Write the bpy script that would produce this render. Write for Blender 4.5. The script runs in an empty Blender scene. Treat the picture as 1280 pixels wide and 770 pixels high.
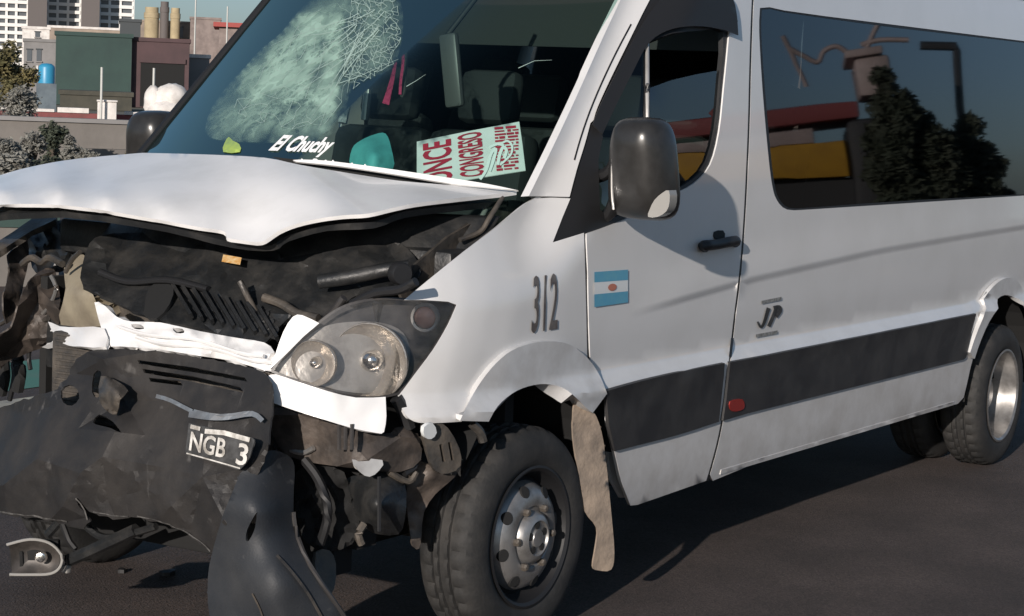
import bpy, bmesh, math, random
import numpy as np
from mathutils import Vector, Matrix, noise
from mathutils.geometry import delaunay_2d_cdt
random.seed(7)
sc = bpy.context.scene
col = sc.collection
R_ = math.radians
# ---------------------------------------------------------------- camera
CAM = np.array([-5.68, -4.31, 1.735]); YAW, PITCH, ROLL, F = R_(31.44), R_(-5.85), R_(2.34), 2673.0
_d = np.array([math.cos(PITCH)*math.cos(YAW), math.cos(PITCH)*math.sin(YAW), math.sin(PITCH)])
_r0 = np.array([math.sin(YAW), -math.cos(YAW), 0.0]); _u0 = np.cross(_r0, _d)
_r = _r0*math.cos(ROLL)+_u0*math.sin(ROLL); _u = -_r0*math.sin(ROLL)+_u0*math.cos(ROLL)
cd = bpy.data.cameras.new('camera'); co = bpy.data.objects.new('camera', cd); col.objects.link(co)
co.matrix_world = Matrix(((_r[0], _u[0], -_d[0], CAM[0]), (_r[1], _u[1], -_d[1], CAM[1]), (_r[2], _u[2], -_d[2], CAM[2]), (0, 0, 0, 1)))
cd.sensor_fit = 'HORIZONTAL'; cd.sensor_width = 36.0; cd.lens = F/1280*36.0; cd.clip_start = .1; cd.clip_end = 6000
sc.camera = co
# ---------------------------------------------------------------- light
SUN = Vector((1.0, .24, -.27)).normalized()           # direction the light travels
el = math.asin(-SUN.z); az = math.atan2(-SUN.y, -SUN.x)   # towards the sun
w = bpy.data.worlds.new('World'); sc.world = w; w.use_nodes = True
nt = w.node_tree; nt.nodes.clear()
sky = nt.nodes.new('ShaderNodeTexSky'); sky.sky_type = 'NISHITA'; sky.sun_disc = False
sky.sun_elevation = el; sky.sun_rotation = math.pi/2-az; sky.air_density = 1.0; sky.dust_density = .5; sky.ozone_density = 2.0
bg = nt.nodes.new('ShaderNodeBackground'); bg.inputs[1].default_value = .12
wo = nt.nodes.new('ShaderNodeOutputWorld'); tcw = nt.nodes.new('ShaderNodeTexCoord'); sxw = nt.nodes.new('ShaderNodeSeparateXYZ'); nt.links.new(tcw.outputs['Generated'], sxw.inputs[0])
rmp = nt.nodes.new('ShaderNodeValToRGB'); rmp.color_ramp.elements[0].position = 0.0; rmp.color_ramp.elements[0].color = (.39, .51, .80, 1)     # hazy blue towards the horizon, all round
rmp.color_ramp.elements[1].position = .42; rmp.color_ramp.elements[1].color = (.92, .90, .84, 1); nt.links.new(sxw.outputs['Z'], rmp.inputs[0])
mulw = nt.nodes.new('ShaderNodeMix'); mulw.data_type = 'RGBA'; mulw.blend_type = 'MULTIPLY'; mulw.inputs[0].default_value = 1.0
nt.links.new(sky.outputs[0], mulw.inputs[6]); nt.links.new(rmp.outputs[0], mulw.inputs[7]); nt.links.new(mulw.outputs[2], bg.inputs[0]); nt.links.new(bg.outputs[0], wo.inputs[0])
sd = bpy.data.lights.new('sun', 'SUN'); sd.energy = 4.7; sd.angle = R_(.55); sd.color = (1.0, .91, .83)
so = bpy.data.objects.new('sun', sd); col.objects.link(so); so.rotation_euler = SUN.to_track_quat('-Z', 'Y').to_euler(); so.location = (-20, -5, 12)
sc.view_settings.view_transform = 'Standard'; sc.view_settings.look = 'None'; sc.view_settings.gamma = 1.0
sc.view_settings.use_curve_mapping = False; sc.view_settings.exposure = 0.0
sc.render.engine = 'CYCLES'

# ---------------------------------------------------------------- picture geometry helpers
def dirs(P):
    P = np.atleast_2d(np.asarray(P, float))
    return _d[None]+_r[None]*((P[:, 0:1]-640)/F)+_u[None]*((385-P[:, 1:2])/F)
def U(px, py, ax, val):
    v = dirs((px, py))[0]; i = 'XYZ'.index(ax); t = (val-CAM[i])/v[i]
    return CAM+t*v
def tval(px, py, ax, val):
    v = dirs((px, py))[0]; i = 'XYZ'.index(ax); return (val-CAM[i])/v[i]
def pj(P):
    v = np.asarray(P, float)-CAM; k = v@_d
    return (640+F*(v@_r)/k, 385-F*(v@_u)/k)
def sstep(x, a, b):
    t = np.clip((x-a)/(b-a), 0, 1); return t*t*(3-2*t)
_zt = np.array([.2, .30, .36, .42, .55, .60, .755, .785, .826, .95, 1.1, 1.3, 1.5, 1.8, 2.07, 2.2, 2.3, 2.6])
_wt = np.array([.90, .925, .945, .957, .966, .970, .984, .994, .946, .957, .957, .948, .935, .908, .880, .862, .838, .6])
_zf = np.linspace(.2, 2.6, 961); _wf = np.interp(_zf, _zt, _wt); _k = np.hanning(7); _k /= _k.sum()
_wf[7:-7] = np.convolve(_wf, _k, 'same')[7:-7]
_px = np.linspace(-1.6, .1, 341); _pv = np.interp(_px, [-1.6, -1.0, -.985, -.95, -.9, -.8, -.7, -.6, -.5, -.4, -.25, .0, .1], [0, 0, .30, .47, .62, .775, .87, .93, .965, .982, .995, .9995, 1.0]); _pv[8:-8] = np.convolve(_pv, np.hanning(17)/np.hanning(17).sum(), 'same')[8:-8]
def charz(X):  return np.interp(X, [.40, .57, .91, 1.43, 1.92, 2.73, 3.69, 4.6, 6.2], [.99, 1.005, 1.031, 1.067, 1.089, 1.123, 1.143, 1.16, 1.18])
def W(X, Z):
    X = np.asarray(X, float); Z = np.asarray(Z, float)
    b = np.interp(Z, _zf, _wf)
    xn = X-.35*np.maximum(0, Z-.85)
    s = np.interp(xn, _px, _pv)
    dd = X-((Z-1.31)*1.03)
    inw = (.09+.05*np.clip((Z-1.31)/.9, 0, 1))*sstep(Z, 1.08, 1.36)*(1-sstep(dd, 0, .32))
    ch = .009*sstep(X, .5, .95)*(sstep(Z-charz(X), -.005, .005)-sstep(Z-charz(X), .0, .16))
    return b*s-inw+ch
def march(P, inside, t0, t1, n=240):
    D = dirs(P); t = np.full(len(D), t1); lo = np.full(len(D), t0); hi = np.full(len(D), t1); found = np.zeros(len(D), bool)
    ts = np.linspace(t0, t1, n)
    for a, b in zip(ts[:-1], ts[1:]):
        Q = CAM+D*b; m = inside(Q) & ~found
        lo[m] = a; hi[m] = b; found |= m
    for _ in range(22):
        mid = (lo+hi)/2; Q = CAM+D*mid[:, None]; m = inside(Q)
        hi = np.where(m, mid, hi); lo = np.where(m, lo, mid)
    return CAM+D*hi[:, None]
def body(off=0.0):
    return lambda P: march(P, lambda Q: (Q[:, 1] > -(W(Q[:, 0], Q[:, 2])+off)) & (Q[:, 0] > -1.3), 3.5, 16.0)
def glassX(Y, Z):
    v = np.clip((Z-1.31)/.90, -.4, 1.3); u = Y/(.84-.12*v)
    return .93*v-(.33-.18*v)*(1-u*u)
def shield(off=0.0):
    return lambda P: march(P, lambda Q: Q[:, 0] > glassX(Q[:, 1], Q[:, 2])+off, 4.0, 12.0)
def plane(ax, val):
    i = 'XYZ'.index(ax)
    def f(P):
        D = dirs(P); t = (val-CAM[i])/D[:, i]; return CAM+D*t[:, None]
    return f
def tps(ctrl, amp=0.0, scale=40.0, seed=0.0, ridge=False):
    """surface through control points (px, py, axis, metres); depth along the ray is interpolated, then crumpled a little"""
    A = np.array([[c[0], c[1]] for c in ctrl], float)/300.0; t = np.array([tval(*c) for c in ctrl])
    n = len(A)
    def K(a, b):
        d2 = ((a[:, None]-b[None])**2).sum(-1); return d2*np.log(d2+1e-12)*.5
    M = np.zeros((n+3, n+3)); M[:n, :n] = K(A, A)+np.eye(n)*1e-4; M[:n, n] = 1; M[:n, n+1:] = A; M[n, :n] = 1; M[n+1:, :n] = A.T
    c = np.linalg.solve(M, np.r_[t, 0, 0, 0])
    def f(P):
        P = np.atleast_2d(np.asarray(P, float)); B = P/300.0
        tt = K(B, A)@c[:n]+c[n]+B@c[n+1:]
        if amp:
            nz = []
            for p in P:
                q = Vector((p[0]/scale, p[1]/scale, seed))
                v = noise.noise(q)+.5*noise.noise(q*2.1)
                if ridge: v = (abs(noise.noise(q))*2-.5)+.35*noise.noise(q*2.7)
                nz.append(v)
            tt = tt+amp*np.array(nz)
        return CAM+dirs(P)*tt[:, None]
    return f
def folded(ctrl, poly, n, amp, seed, mind=14, small=.004):
    """like tps, but broken into flat facets with sharp folds between scattered points; returns surface and fold lines"""
    base = tps(ctrl); rg = random.Random(seed); A = np.array(poly); mn, mx = A.min(0)-12, A.max(0)+12
    pts = [(mn[0], mn[1]), (mx[0], mn[1]), (mx[0], mx[1]), (mn[0], mx[1])]
    for _ in range(n*40):
        q = (rg.uniform(mn[0], mx[0]), rg.uniform(mn[1], mx[1]))
        if all((q[0]-a)**2+(q[1]-b)**2 > mind**2 for a, b in pts): pts.append(q)
        if len(pts) >= n+4: break
    vo, eo, fo, *_ = delaunay_2d_cdt([Vector(q) for q in pts], [], [], 0, 1e-5)
    Pv = np.array([(v.x, v.y) for v in vo]); D = dirs(Pv); Q = base(Pv); tv = np.linalg.norm(Q-CAM, axis=1)/np.linalg.norm(D, axis=1)+np.array([rg.uniform(-amp, amp) for _ in Pv])
    def f(P):
        P = np.atleast_2d(np.asarray(P, float)); t = np.linalg.norm(base(P)-CAM, axis=1)/np.linalg.norm(dirs(P), axis=1)
        for tri in fo:
            a, b, c = Pv[list(tri)]; m = np.array([b-a, c-a]).T; det = np.linalg.det(m)
            if abs(det) < 1e-9: continue
            w_ = np.linalg.solve(m, (P-a).T).T; i = (w_[:, 0] >= -1e-6) & (w_[:, 1] >= -1e-6) & (w_.sum(1) <= 1+1e-6)
            t[i] = tv[tri[0]]*(1-w_[i].sum(1))+tv[tri[1]]*w_[i, 0]+tv[tri[2]]*w_[i, 1]
        if small: t = t+small*np.array([noise.noise(Vector((p[0]/9, p[1]/9, seed))) for p in P])
        return CAM+dirs(P)*t[:, None]
    return f, [[tuple(Pv[a]), tuple(Pv[b])] for a, b in eo if max(a, b) > 3]
def B(X, Z):            # a point of the van's side given in metres, as a pixel
    return pj((X, -float(W(X, Z)), Z))
def sm(pts, n=4, closed=False):   # Catmull-Rom through pixel points
    p = [np.array(q, float) for q in pts]; out = []; m = len(p)
    for i in range(m if closed else m-1):
        p0 = p[(i-1) % m] if closed or i > 0 else p[i]; p1 = p[i]; p2 = p[(i+1) % m]; p3 = p[(i+2) % m] if closed or i+2 < m else p2
        for k in range(n):
            t = k/n
            out.append(tuple(.5*((2*p1)+(-p0+p2)*t+(2*p0-5*p1+4*p2-p3)*t*t+(-p0+3*p1-3*p2+p3)*t**3)))
    if not closed: out.append(tuple(p[-1]))
    return out
def inpoly(P, poly):
    poly = np.asarray(poly, float); x, y = P[:, 0], P[:, 1]; r = np.zeros(len(P), bool); j = len(poly)-1
    for i in range(len(poly)):
        xi, yi = poly[i]; xj, yj = poly[j]
        c = ((yi > y) != (yj > y)) & (x < (xj-xi)*(y-yi)/(yj-yi+1e-12)+xi); r ^= c; j = i
    return r
def dens(poly, step, closed=True):
    out = []; n = len(poly)
    for i in range(n if closed else n-1):
        a = np.array(poly[i], float); b = np.array(poly[(i+1) % n], float); k = max(1, int(np.hypot(*(b-a))/step))
        for j in range(k): out.append(tuple(a+(b-a)*j/k))
    if not closed: out.append(tuple(poly[-1]))
    return out
# ---------------------------------------------------------------- object helpers
def tag(o, label=None, cat=None, group=None, kind=None):
    if label: o['label'] = label
    if cat: o['category'] = cat
    if group: o['group'] = group
    if kind: o['kind'] = kind
    return o
def empty(name, loc=(0, 0, 0), rz=0, **k):
    o = bpy.data.objects.new(name, None); col.objects.link(o); o.location = loc; o.rotation_euler = (0, 0, rz); o.empty_display_size = .2
    return tag(o, **k)
def link(name, me, mat, parent=None, smooth=None):
    me.name = name
    if mat is not None and not me.materials: me.materials.append(mat)
    if smooth is not None:
        me.polygons.foreach_set('use_smooth', [True]*len(me.polygons)); me.set_sharp_from_angle(angle=R_(smooth))
    o = bpy.data.objects.new(name, me); col.objects.link(o)
    if parent is not None: o.parent = parent
    return o
def panel(name, outline, f, mat, parent=None, holes=(), step=14, thick=.004, lines=(), mirror=False, bstep=None, fold=50):
    bs = bstep or step*.6
    outl = dens(outline, bs); loops = [outl]+[dens(h, bs) for h in holes]
    V = []; E = []
    for lp in loops:
        k = len(V); V += lp; E += [(k+i, k+(i+1) % len(lp)) for i in range(len(lp))]
    for ln in lines:
        l2 = dens(ln, bs, False); k = len(V); V += l2; E += [(k+i, k+i+1) for i in range(len(l2)-1)]
    bd = np.array(V); mn = bd.min(0); mx = bd.max(0)
    gx, gy = np.meshgrid(np.arange(mn[0], mx[0], step), np.arange(mn[1], mx[1], step)); gx[::2] += step*.5
    G = np.c_[gx.ravel(), gy.ravel()]
    m = inpoly(G, outl)
    for h in holes: m &= ~inpoly(G, h)
    G = G[m]
    if len(G):
        dm = np.array([np.min(((bd-g)**2).sum(1)) for g in G]); G = G[dm > (step*.42)**2]
    V = [Vector((float(a), float(b))) for a, b in V]+[Vector((float(a), float(b))) for a, b in G]
    vo, eo, fo, *_ = delaunay_2d_cdt(V, E, [], 0, 1e-4)
    P = np.array([(v.x, v.y) for v in vo]); T = np.array([t for t in fo])
    c = P[T].mean(1); keep = inpoly(c, outl)
    for h in holes: keep &= ~inpoly(c, h)
    T = T[keep]; Q = f(P)
    n = np.cross(Q[T[:, 1]]-Q[T[:, 0]], Q[T[:, 2]]-Q[T[:, 0]]); fl = ((CAM-Q[T[:, 0]])*n).sum(1) < 0
    T[fl] = T[fl][:, ::-1]
    objs = []
    for s in ((1, -1) if mirror else (1,)):
        me = bpy.data.meshes.new(name); Q2 = Q*np.array([1, s, 1]); T2 = T if s == 1 else T[:, ::-1]
        me.from_pydata(Q2.tolist(), [], T2.tolist())
        bm = bmesh.new(); bm.from_mesh(me); bmesh.ops.delete(bm, geom=[v for v in bm.verts if not v.link_faces], context='VERTS'); bm.to_mesh(me); bm.free()
        o = link(name, me, mat, parent); me.polygons.foreach_set('use_smooth', [True]*len(me.polygons))
        if thick:
            md = o.modifiers.new('solid', 'SOLIDIFY'); md.thickness = thick; md.offset = -1
            es = o.modifiers.new('split', 'EDGE_SPLIT'); es.split_angle = R_(fold)
        objs.append(o)
    return objs if mirror else objs[0]
def box_bm(bm, lo, hi, M=None, bev=0.0):
    r = bmesh.ops.create_cube(bm, size=1.0); vs = r['verts']
    for v in vs:
        v.co = Vector([lo[i]+(v.co[i]+.5)*(hi[i]-lo[i]) for i in range(3)])
        if M is not None: v.co = M@v.co
    if bev:
        es = list({e for v in vs for e in v.link_edges}); bmesh.ops.bevel(bm, geom=es, offset=bev, segments=2, affect='EDGES', profile=.5)
def box(name, lo, hi, mat, parent=None, M=None, bev=0.0):
    bm = bmesh.new(); box_bm(bm, lo, hi, M, bev); me = bpy.data.meshes.new(name); bm.to_mesh(me); bm.free()
    return link(name, me, mat, parent, 40 if bev else None)
def tube(name, pts, r, mat, parent=None, n=8, smoothn=4):
    P = [Vector(p) for p in pts]
    if smoothn > 1 and len(P) > 2:
        P = [Vector(q) for q in _cr3(P, smoothn)]
    rr = r if callable(r) else (lambda s: r)
    V = []; Fc = []; up = Vector((.13, .21, 1)).normalized()
    for i, p in enumerate(P):
        t = (P[min(i+1, len(P)-1)]-P[max(i-1, 0)]).normalized(); a = t.cross(up).normalized() if abs(t.dot(up)) < .97 else t.cross(Vector((1, 0, 0))).normalized(); b = t.cross(a)
        for k in range(n):
            q = 2*math.pi*k/n; V.append(p+(a*math.cos(q)+b*math.sin(q))*rr(i/(len(P)-1)))
    m = len(P)
    for i in range(m-1):
        for k in range(n): Fc.append((i*n+k, i*n+(k+1) % n, (i+1)*n+(k+1) % n, (i+1)*n+k))
    Fc += [tuple(range(n))[::-1], tuple((m-1)*n+k for k in range(n))]
    me = bpy.data.meshes.new(name); me.from_pydata([tuple(v) for v in V], [], Fc); me.update()
    return link(name, me, mat, parent, 45)
def _cr3(p, n):
    out = []; m = len(p)
    for i in range(m-1):
        p0 = p[max(i-1, 0)]; p1 = p[i]; p2 = p[i+1]; p3 = p[min(i+2, m-1)]
        for k in range(n):
            t = k/n; out.append(.5*((2*p1)+(-p0+p2)*t+(2*p0-5*p1+4*p2-p3)*t*t+(-p0+3*p1-3*p2+p3)*t**3))
    out.append(p[-1]); return out
def lathe_mesh(name, prof, seg=64, mod=None, axis='Y'):
    V = []; Fc = []; m = len(prof)
    for i in range(seg):
        a = 2*math.pi*i/seg
        for j, (r, y) in enumerate(prof):
            rr = r if mod is None else mod(i, j, r)
            V.append((rr*math.cos(a), y, rr*math.sin(a)))
    for i in range(seg):
        for j in range(m-1):
            a, b, c, d = i*m+j, i*m+j+1, ((i+1) % seg)*m+j+1, ((i+1) % seg)*m+j
            Fc.append((a, b, c, d))
    me = bpy.data.meshes.new(name); me.from_pydata(V, [], Fc)
    bm = bmesh.new(); bm.from_mesh(me); bmesh.ops.remove_doubles(bm, verts=bm.verts, dist=1e-5); bmesh.ops.recalc_face_normals(bm, faces=bm.faces); bm.to_mesh(me); bm.free()
    return me
def text2d(s, shear=0.0, bold=0.0):
    cu = bpy.data.curves.new('t', 'FONT'); cu.body = s; cu.shear = shear; cu.offset = bold; cu.resolution_u = 3
    o = bpy.data.objects.new('t', cu); col.objects.link(o); dg = bpy.context.evaluated_depsgraph_get(); dg.update()
    me = bpy.data.meshes.new_from_object(o.evaluated_get(dg)); bpy.data.objects.remove(o)
    bm = bmesh.new(); bm.from_mesh(me); bmesh.ops.triangulate(bm, faces=bm.faces)
    bmesh.ops.subdivide_edges(bm, edges=[e for e in bm.edges if e.calc_length() > .25], cuts=1); bmesh.ops.triangulate(bm, faces=bm.faces)
    V = np.array([v.co[:2] for v in bm.verts]); T = [[v.index for v in f.verts] for f in bm.faces]; bm.free()
    mn, mx = V.min(0), V.max(0); return (V-mn)/(mx-mn), T
def flat(name, V01, T, quad, f, mat, parent):
    """lay a unit-square drawing on surface f inside the pixel quad (bottom-left, bottom-right, top-right, top-left)"""
    q = [np.array(p, float) for p in quad]; u = V01[:, :1]; v = V01[:, 1:]
    P = q[0]*(1-u)*(1-v)+q[1]*u*(1-v)+q[2]*u*v+q[3]*(1-u)*v
    Q = f(P); T = np.array(T)
    n = np.cross(Q[T[:, 1]]-Q[T[:, 0]], Q[T[:, 2]]-Q[T[:, 0]]); fl = ((CAM-Q[T[:, 0]])*n).sum(1) < 0; T[fl] = T[fl][:, ::-1]
    me = bpy.data.meshes.new(name); me.from_pydata(Q.tolist(), [], T.tolist()); me.update(); return link(name, me, mat, parent)
def write(name, s, quad, f, mat, parent, shear=0.0, bold=0.0):
    V, T = text2d(s, shear, bold); return flat(name, V, T, quad, f, mat, parent)
def ribbon(name, paths, widths, f, mat, parent):
    V = []; T = []
    for p, wd in zip(paths, widths):
        p = np.array(p, float)
        for i in range(len(p)):
            t = p[min(i+1, len(p)-1)]-p[max(i-1, 0)]; t = t/(np.hypot(*t)+1e-9); n = np.array([-t[1], t[0]]); ww = wd(i/(len(p)-1)) if callable(wd) else wd
            k = len(V); V += [p[i]+n*ww*.5, p[i]-n*ww*.5]
            if i: T += [(k-2, k-1, k+1), (k-2, k+1, k)]
    Q = f(np.array(V)); T = np.array(T)
    n = np.cross(Q[T[:, 1]]-Q[T[:, 0]], Q[T[:, 2]]-Q[T[:, 0]]); fl = ((CAM-Q[T[:, 0]])*n).sum(1) < 0; T[fl] = T[fl][:, ::-1]
    me = bpy.data.meshes.new(name); me.from_pydata(Q.tolist(), [], T.tolist()); me.update(); return link(name, me, mat, parent)
# ---------------------------------------------------------------- materials
def mat(name, c, rough=.5, metal=0.0, c2=None, scale=6.0, lo=.4, hi=.7, bump=0.0, bscale=60.0, coat=0.0, spec=.5, detail=6.0, rvar=0.0, dirt=None):
    m = bpy.data.materials.new(name); m.use_nodes = True; n = m.node_tree; b = n.nodes['Principled BSDF']; L = n.links.new
    b.inputs['Base Color'].default_value = (*c, 1); b.inputs['Roughness'].default_value = rough; b.inputs['Metallic'].default_value = metal
    b.inputs['Coat Weight'].default_value = coat; b.inputs['Coat Roughness'].default_value = .05; b.inputs['Specular IOR Level'].default_value = spec
    tc = n.nodes.new('ShaderNodeTexCoord'); out = None
    if c2 is not None:
        nz = n.nodes.new('ShaderNodeTexNoise'); nz.inputs['Scale'].default_value = scale; nz.inputs['Detail'].default_value = detail; nz.inputs['Roughness'].default_value = .6; L(tc.outputs['Object'], nz.inputs['Vector'])
        rp = n.nodes.new('ShaderNodeValToRGB'); rp.color_ramp.elements[0].position = lo; rp.color_ramp.elements[1].position = hi
        rp.color_ramp.elements[0].color = (*c, 1); rp.color_ramp.elements[1].color = (*c2, 1); L(nz.outputs['Fac'], rp.inputs[0]); out = rp.outputs[0]
        if rvar:
            mr = n.nodes.new('ShaderNodeMapRange'); mr.inputs[1].default_value = .3; mr.inputs[2].default_value = .7; mr.inputs[3].default_value = rough-rvar; mr.inputs[4].default_value = rough+rvar
            L(nz.outputs['Fac'], mr.inputs[0]); L(mr.outputs[0], b.inputs['Roughness'])
    if dirt is not None:      # road dirt thrown up from below: colour, z at which it ends
        dc, z0, z1, amt = dirt
        sx = n.nodes.new('ShaderNodeSeparateXYZ'); L(tc.outputs['Object'], sx.inputs[0])
        mr = n.nodes.new('ShaderNodeMapRange'); mr.inputs[1].default_value = z0; mr.inputs[2].default_value = z1; mr.inputs[3].default_value = 1; mr.inputs[4].default_value = 0; L(sx.outputs['Z'], mr.inputs[0])
        n2 = n.nodes.new('ShaderNodeTexNoise'); n2.inputs['Scale'].default_value = 7; n2.inputs['Detail'].default_value = 9; n2.inputs['Roughness'].default_value = .7; L(tc.outputs['Object'], n2.inputs['Vector'])
        m2 = n.nodes.new('ShaderNodeMapRange'); m2.inputs[1].default_value = .35; m2.inputs[2].default_value = .75; m2.inputs[3].default_value = .1; m2.inputs[4].default_value = amt; L(n2.outputs['Fac'], m2.inputs[0])
        mm = n.nodes.new('ShaderNodeMath'); mm.operation = 'MULTIPLY'; L(mr.outputs[0], mm.inputs[0]); L(m2.outputs[0], mm.inputs[1])
        mx = n.nodes.new('ShaderNodeMix'); mx.data_type = 'RGBA'; L(mm.outputs[0], mx.inputs[0])
        if out: L(out, mx.inputs[6])
        else: mx.inputs[6].default_value = (*c, 1)
        mx.inputs[7].default_value = (*dc, 1); out = mx.outputs[2]
    if out: L(out, b.inputs['Base Color'])
    if bump:
        n3 = n.nodes.new('ShaderNodeTexNoise'); n3.inputs['Scale'].default_value = bscale; n3.inputs['Detail'].default_value = 5; L(tc.outputs['Object'], n3.inputs['Vector'])
        bp = n.nodes.new('ShaderNodeBump'); bp.inputs['Strength'].default_value = bump; bp.inputs['Distance'].default_value = .01; L(n3.outputs['Fac'], bp.inputs['Height']); L(bp.outputs[0], b.inputs['Normal'])
    return m
def glass(name, tint, refl=1.45, rough=.0, gc=(.95, .97, 1)):
    m = bpy.data.materials.new(name); m.use_nodes = True; n = m.node_tree; n.nodes.clear(); L = n.links.new
    o = n.nodes.new('ShaderNodeOutputMaterial'); t = n.nodes.new('ShaderNodeBsdfTransparent'); t.inputs[0].default_value = (*tint, 1)
    g = n.nodes.new('ShaderNodeBsdfGlossy'); g.inputs['Roughness'].default_value = rough; g.inputs['Color'].default_value = (*gc, 1)
    fr = n.nodes.new('ShaderNodeFresnel'); fr.inputs[0].default_value = refl; mx = n.nodes.new('ShaderNodeMixShader')
    L(fr.outputs[0], mx.inputs[0]); L(t.outputs[0], mx.inputs[1]); L(g.outputs[0], mx.inputs[2]); L(mx.outputs[0], o.inputs[0]); return m
M = {}
def scuffed(name, c, c2):
    m = mat(name, c, .58, c2=c2, scale=4.5, lo=.42, hi=.78, bump=.12, bscale=160, rvar=.1, spec=.35); n = m.node_tree; L = n.links.new; b = n.nodes['Principled BSDF']
    tc = n.nodes.new('ShaderNodeTexCoord'); src = b.inputs['Base Color'].links[0].from_socket
    for sc_, rot, lo_, amt in (((2, 60, 9), .5, .68, .16), ((30, 3, 45), -.7, .70, .14), ((14, 14, 14), 0, .68, .4)):     # scratches and pale stress marks
        mp = n.nodes.new('ShaderNodeMapping'); mp.inputs['Rotation'].default_value = (rot, .3, rot); mp.inputs['Scale'].default_value = sc_; L(tc.outputs['Object'], mp.inputs[0])
        nz = n.nodes.new('ShaderNodeTexNoise'); nz.inputs['Scale'].default_value = 1.0; nz.inputs['Detail'].default_value = 4; L(mp.outputs[0], nz.inputs[0])
        r = n.nodes.new('ShaderNodeMapRange'); r.inputs[1].default_value = lo_; r.inputs[2].default_value = lo_+.08; r.inputs[3].default_value = 0; r.inputs[4].default_value = amt; L(nz.outputs['Fac'], r.inputs[0])
        mx = n.nodes.new('ShaderNodeMix'); mx.data_type = 'RGBA'; L(r.outputs[0], mx.inputs[0]); L(src, mx.inputs[6]); mx.inputs[7].default_value = (.19, .18, .17, 1); src = mx.outputs[2]
    L(src, b.inputs['Base Color']); return m
M['white'] = mat('white_paint', (.70, .69, .68), .32, c2=(.66, .65, .635), scale=3.5, lo=.42, hi=.72, coat=.55, dirt=((.32, .28, .24), .33, .95, .6))
M['hoodw'] = mat('white_hood_paint', (.78, .77, .76), .35, c2=(.66, .65, .63), scale=4.5, lo=.45, hi=.75, coat=.35, bump=.05, bscale=5)
M['silver'] = mat('arch_plastic', (.62, .62, .62), .38, c2=(.5, .49, .48), scale=9, coat=.1)
M['trim'] = mat('black_trim', (.026, .026, .028), .5, c2=(.05, .048, .047), scale=5, bump=.1, bscale=300, rvar=.08)
M['plastic'] = scuffed('bumper_plastic', (.020, .019, .019), (.046, .041, .037))
M['plastic2'] = scuffed('bumper_corner_plastic', (.026, .029, .034), (.045, .046, .048))
M['dark'] = mat('engine_plastic', (.016, .017, .018), .45, c2=(.05, .047, .043), scale=9, lo=.45, hi=.8, bump=.2, bscale=70, rvar=.1)
M['black'] = mat('black_rubber', (.012, .012, .013), .55)
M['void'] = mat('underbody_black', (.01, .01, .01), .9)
M['dmetal'] = mat('dirty_metal', (.06, .055, .05), .5, .3, c2=(.15, .125, .1), scale=11, lo=.4, hi=.75, bump=.3, bscale=60, rvar=.12)
M['rust'] = mat('torn_brown_metal', (.05, .042, .037), .55, .2, c2=(.15, .12, .1), scale=10, lo=.42, hi=.78, bump=.35, bscale=40)
M['beige'] = mat('old_plastic_tank', (.30, .26, .19), .55, c2=(.19, .16, .12), scale=9, bump=.1)
M['bare'] = mat('scratched_aluminium', (.55, .54, .52), .38, .8, c2=(.3, .29, .28), scale=16, rvar=.1)
M['flap'] = mat('muddy_liner', (.33, .26, .20), .8, c2=(.19, .155, .125), scale=9, lo=.35, hi=.7, bump=.35, bscale=50)
M['tyre'] = mat('tyre_rubber', (.016, .016, .016), .75, c2=(.042, .039, .036), scale=8, lo=.42, hi=.75, bump=.15, bscale=90)
M['rim'] = mat('silver_wheel_paint', (.36, .35, .34), .38, .7, c2=(.16, .15, .14), scale=14, lo=.42, hi=.75)
M['chrome'] = mat('lamp_chrome', (.85, .84, .82), .16, 1.0, c2=(.65, .63, .6), scale=9, bump=.25, bscale=40)
M['bowl'] = mat('lamp_bowl', (.50, .46, .41), .22, .6, c2=(.40, .36, .32), scale=22, lo=.4, hi=.65, bump=.5, bscale=28)
M['bezel'] = mat('lamp_bezel', (.035, .033, .033), .4, c2=(.06, .055, .052), scale=8)
M['lampin'] = mat('lamp_inner', (.34, .32, .295), .34, .4, c2=(.20, .185, .17), scale=10, lo=.4, hi=.65, bump=.3, bscale=22)
M['lampgrey'] = mat('lamp_grey', (.52, .5, .47), .32, .5, c2=(.36, .34, .32), scale=12)
M['amber'] = mat('amber_bulb', (.62, .30, .22), .25)
M['lens'] = glass('lamp_lens', (.92, .92, .92), 1.45, .05)
_n = M['lens'].node_tree; _o = [x for x in _n.nodes if x.type == 'OUTPUT_MATERIAL'][0]; _src = _o.inputs[0].links[0].from_socket      # aged, slightly milky polycarbonate
_df = _n.nodes.new('ShaderNodeBsdfDiffuse'); _df.inputs[0].default_value = (.62, .58, .53, 1); _mx = _n.nodes.new('ShaderNodeMixShader'); _nz = _n.nodes.new('ShaderNodeTexNoise'); _nz.inputs['Scale'].default_value = 9; _nz.inputs['Detail'].default_value = 4
_mr = _n.nodes.new('ShaderNodeMapRange'); _mr.inputs[1].default_value = .3; _mr.inputs[2].default_value = .7; _mr.inputs[3].default_value = .025; _mr.inputs[4].default_value = .075; _n.links.new(_nz.outputs['Fac'], _mr.inputs[0]); _n.links.new(_mr.outputs[0], _mx.inputs[0])
_n.links.new(_src, _mx.inputs[1]); _n.links.new(_df.outputs[0], _mx.inputs[2]); _n.links.new(_mx.outputs[0], _o.inputs[0])
M['shield'] = glass('windshield_glass', (.66, .80, .76), 1.20, .01, (.40, .52, .48))
M['privacy'] = glass('privacy_glass', (.10, .105, .11), 1.46, .022)
M['sideglass'] = glass('door_glass', (.42, .50, .48), 1.55)
M['mglass'] = mat('mirror_glass', (.8, .82, .85), .03, 1.0)
M['housing'] = mat('mirror_housing', (.022, .021, .020), .28, c2=(.03, .029, .028), scale=30)
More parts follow.
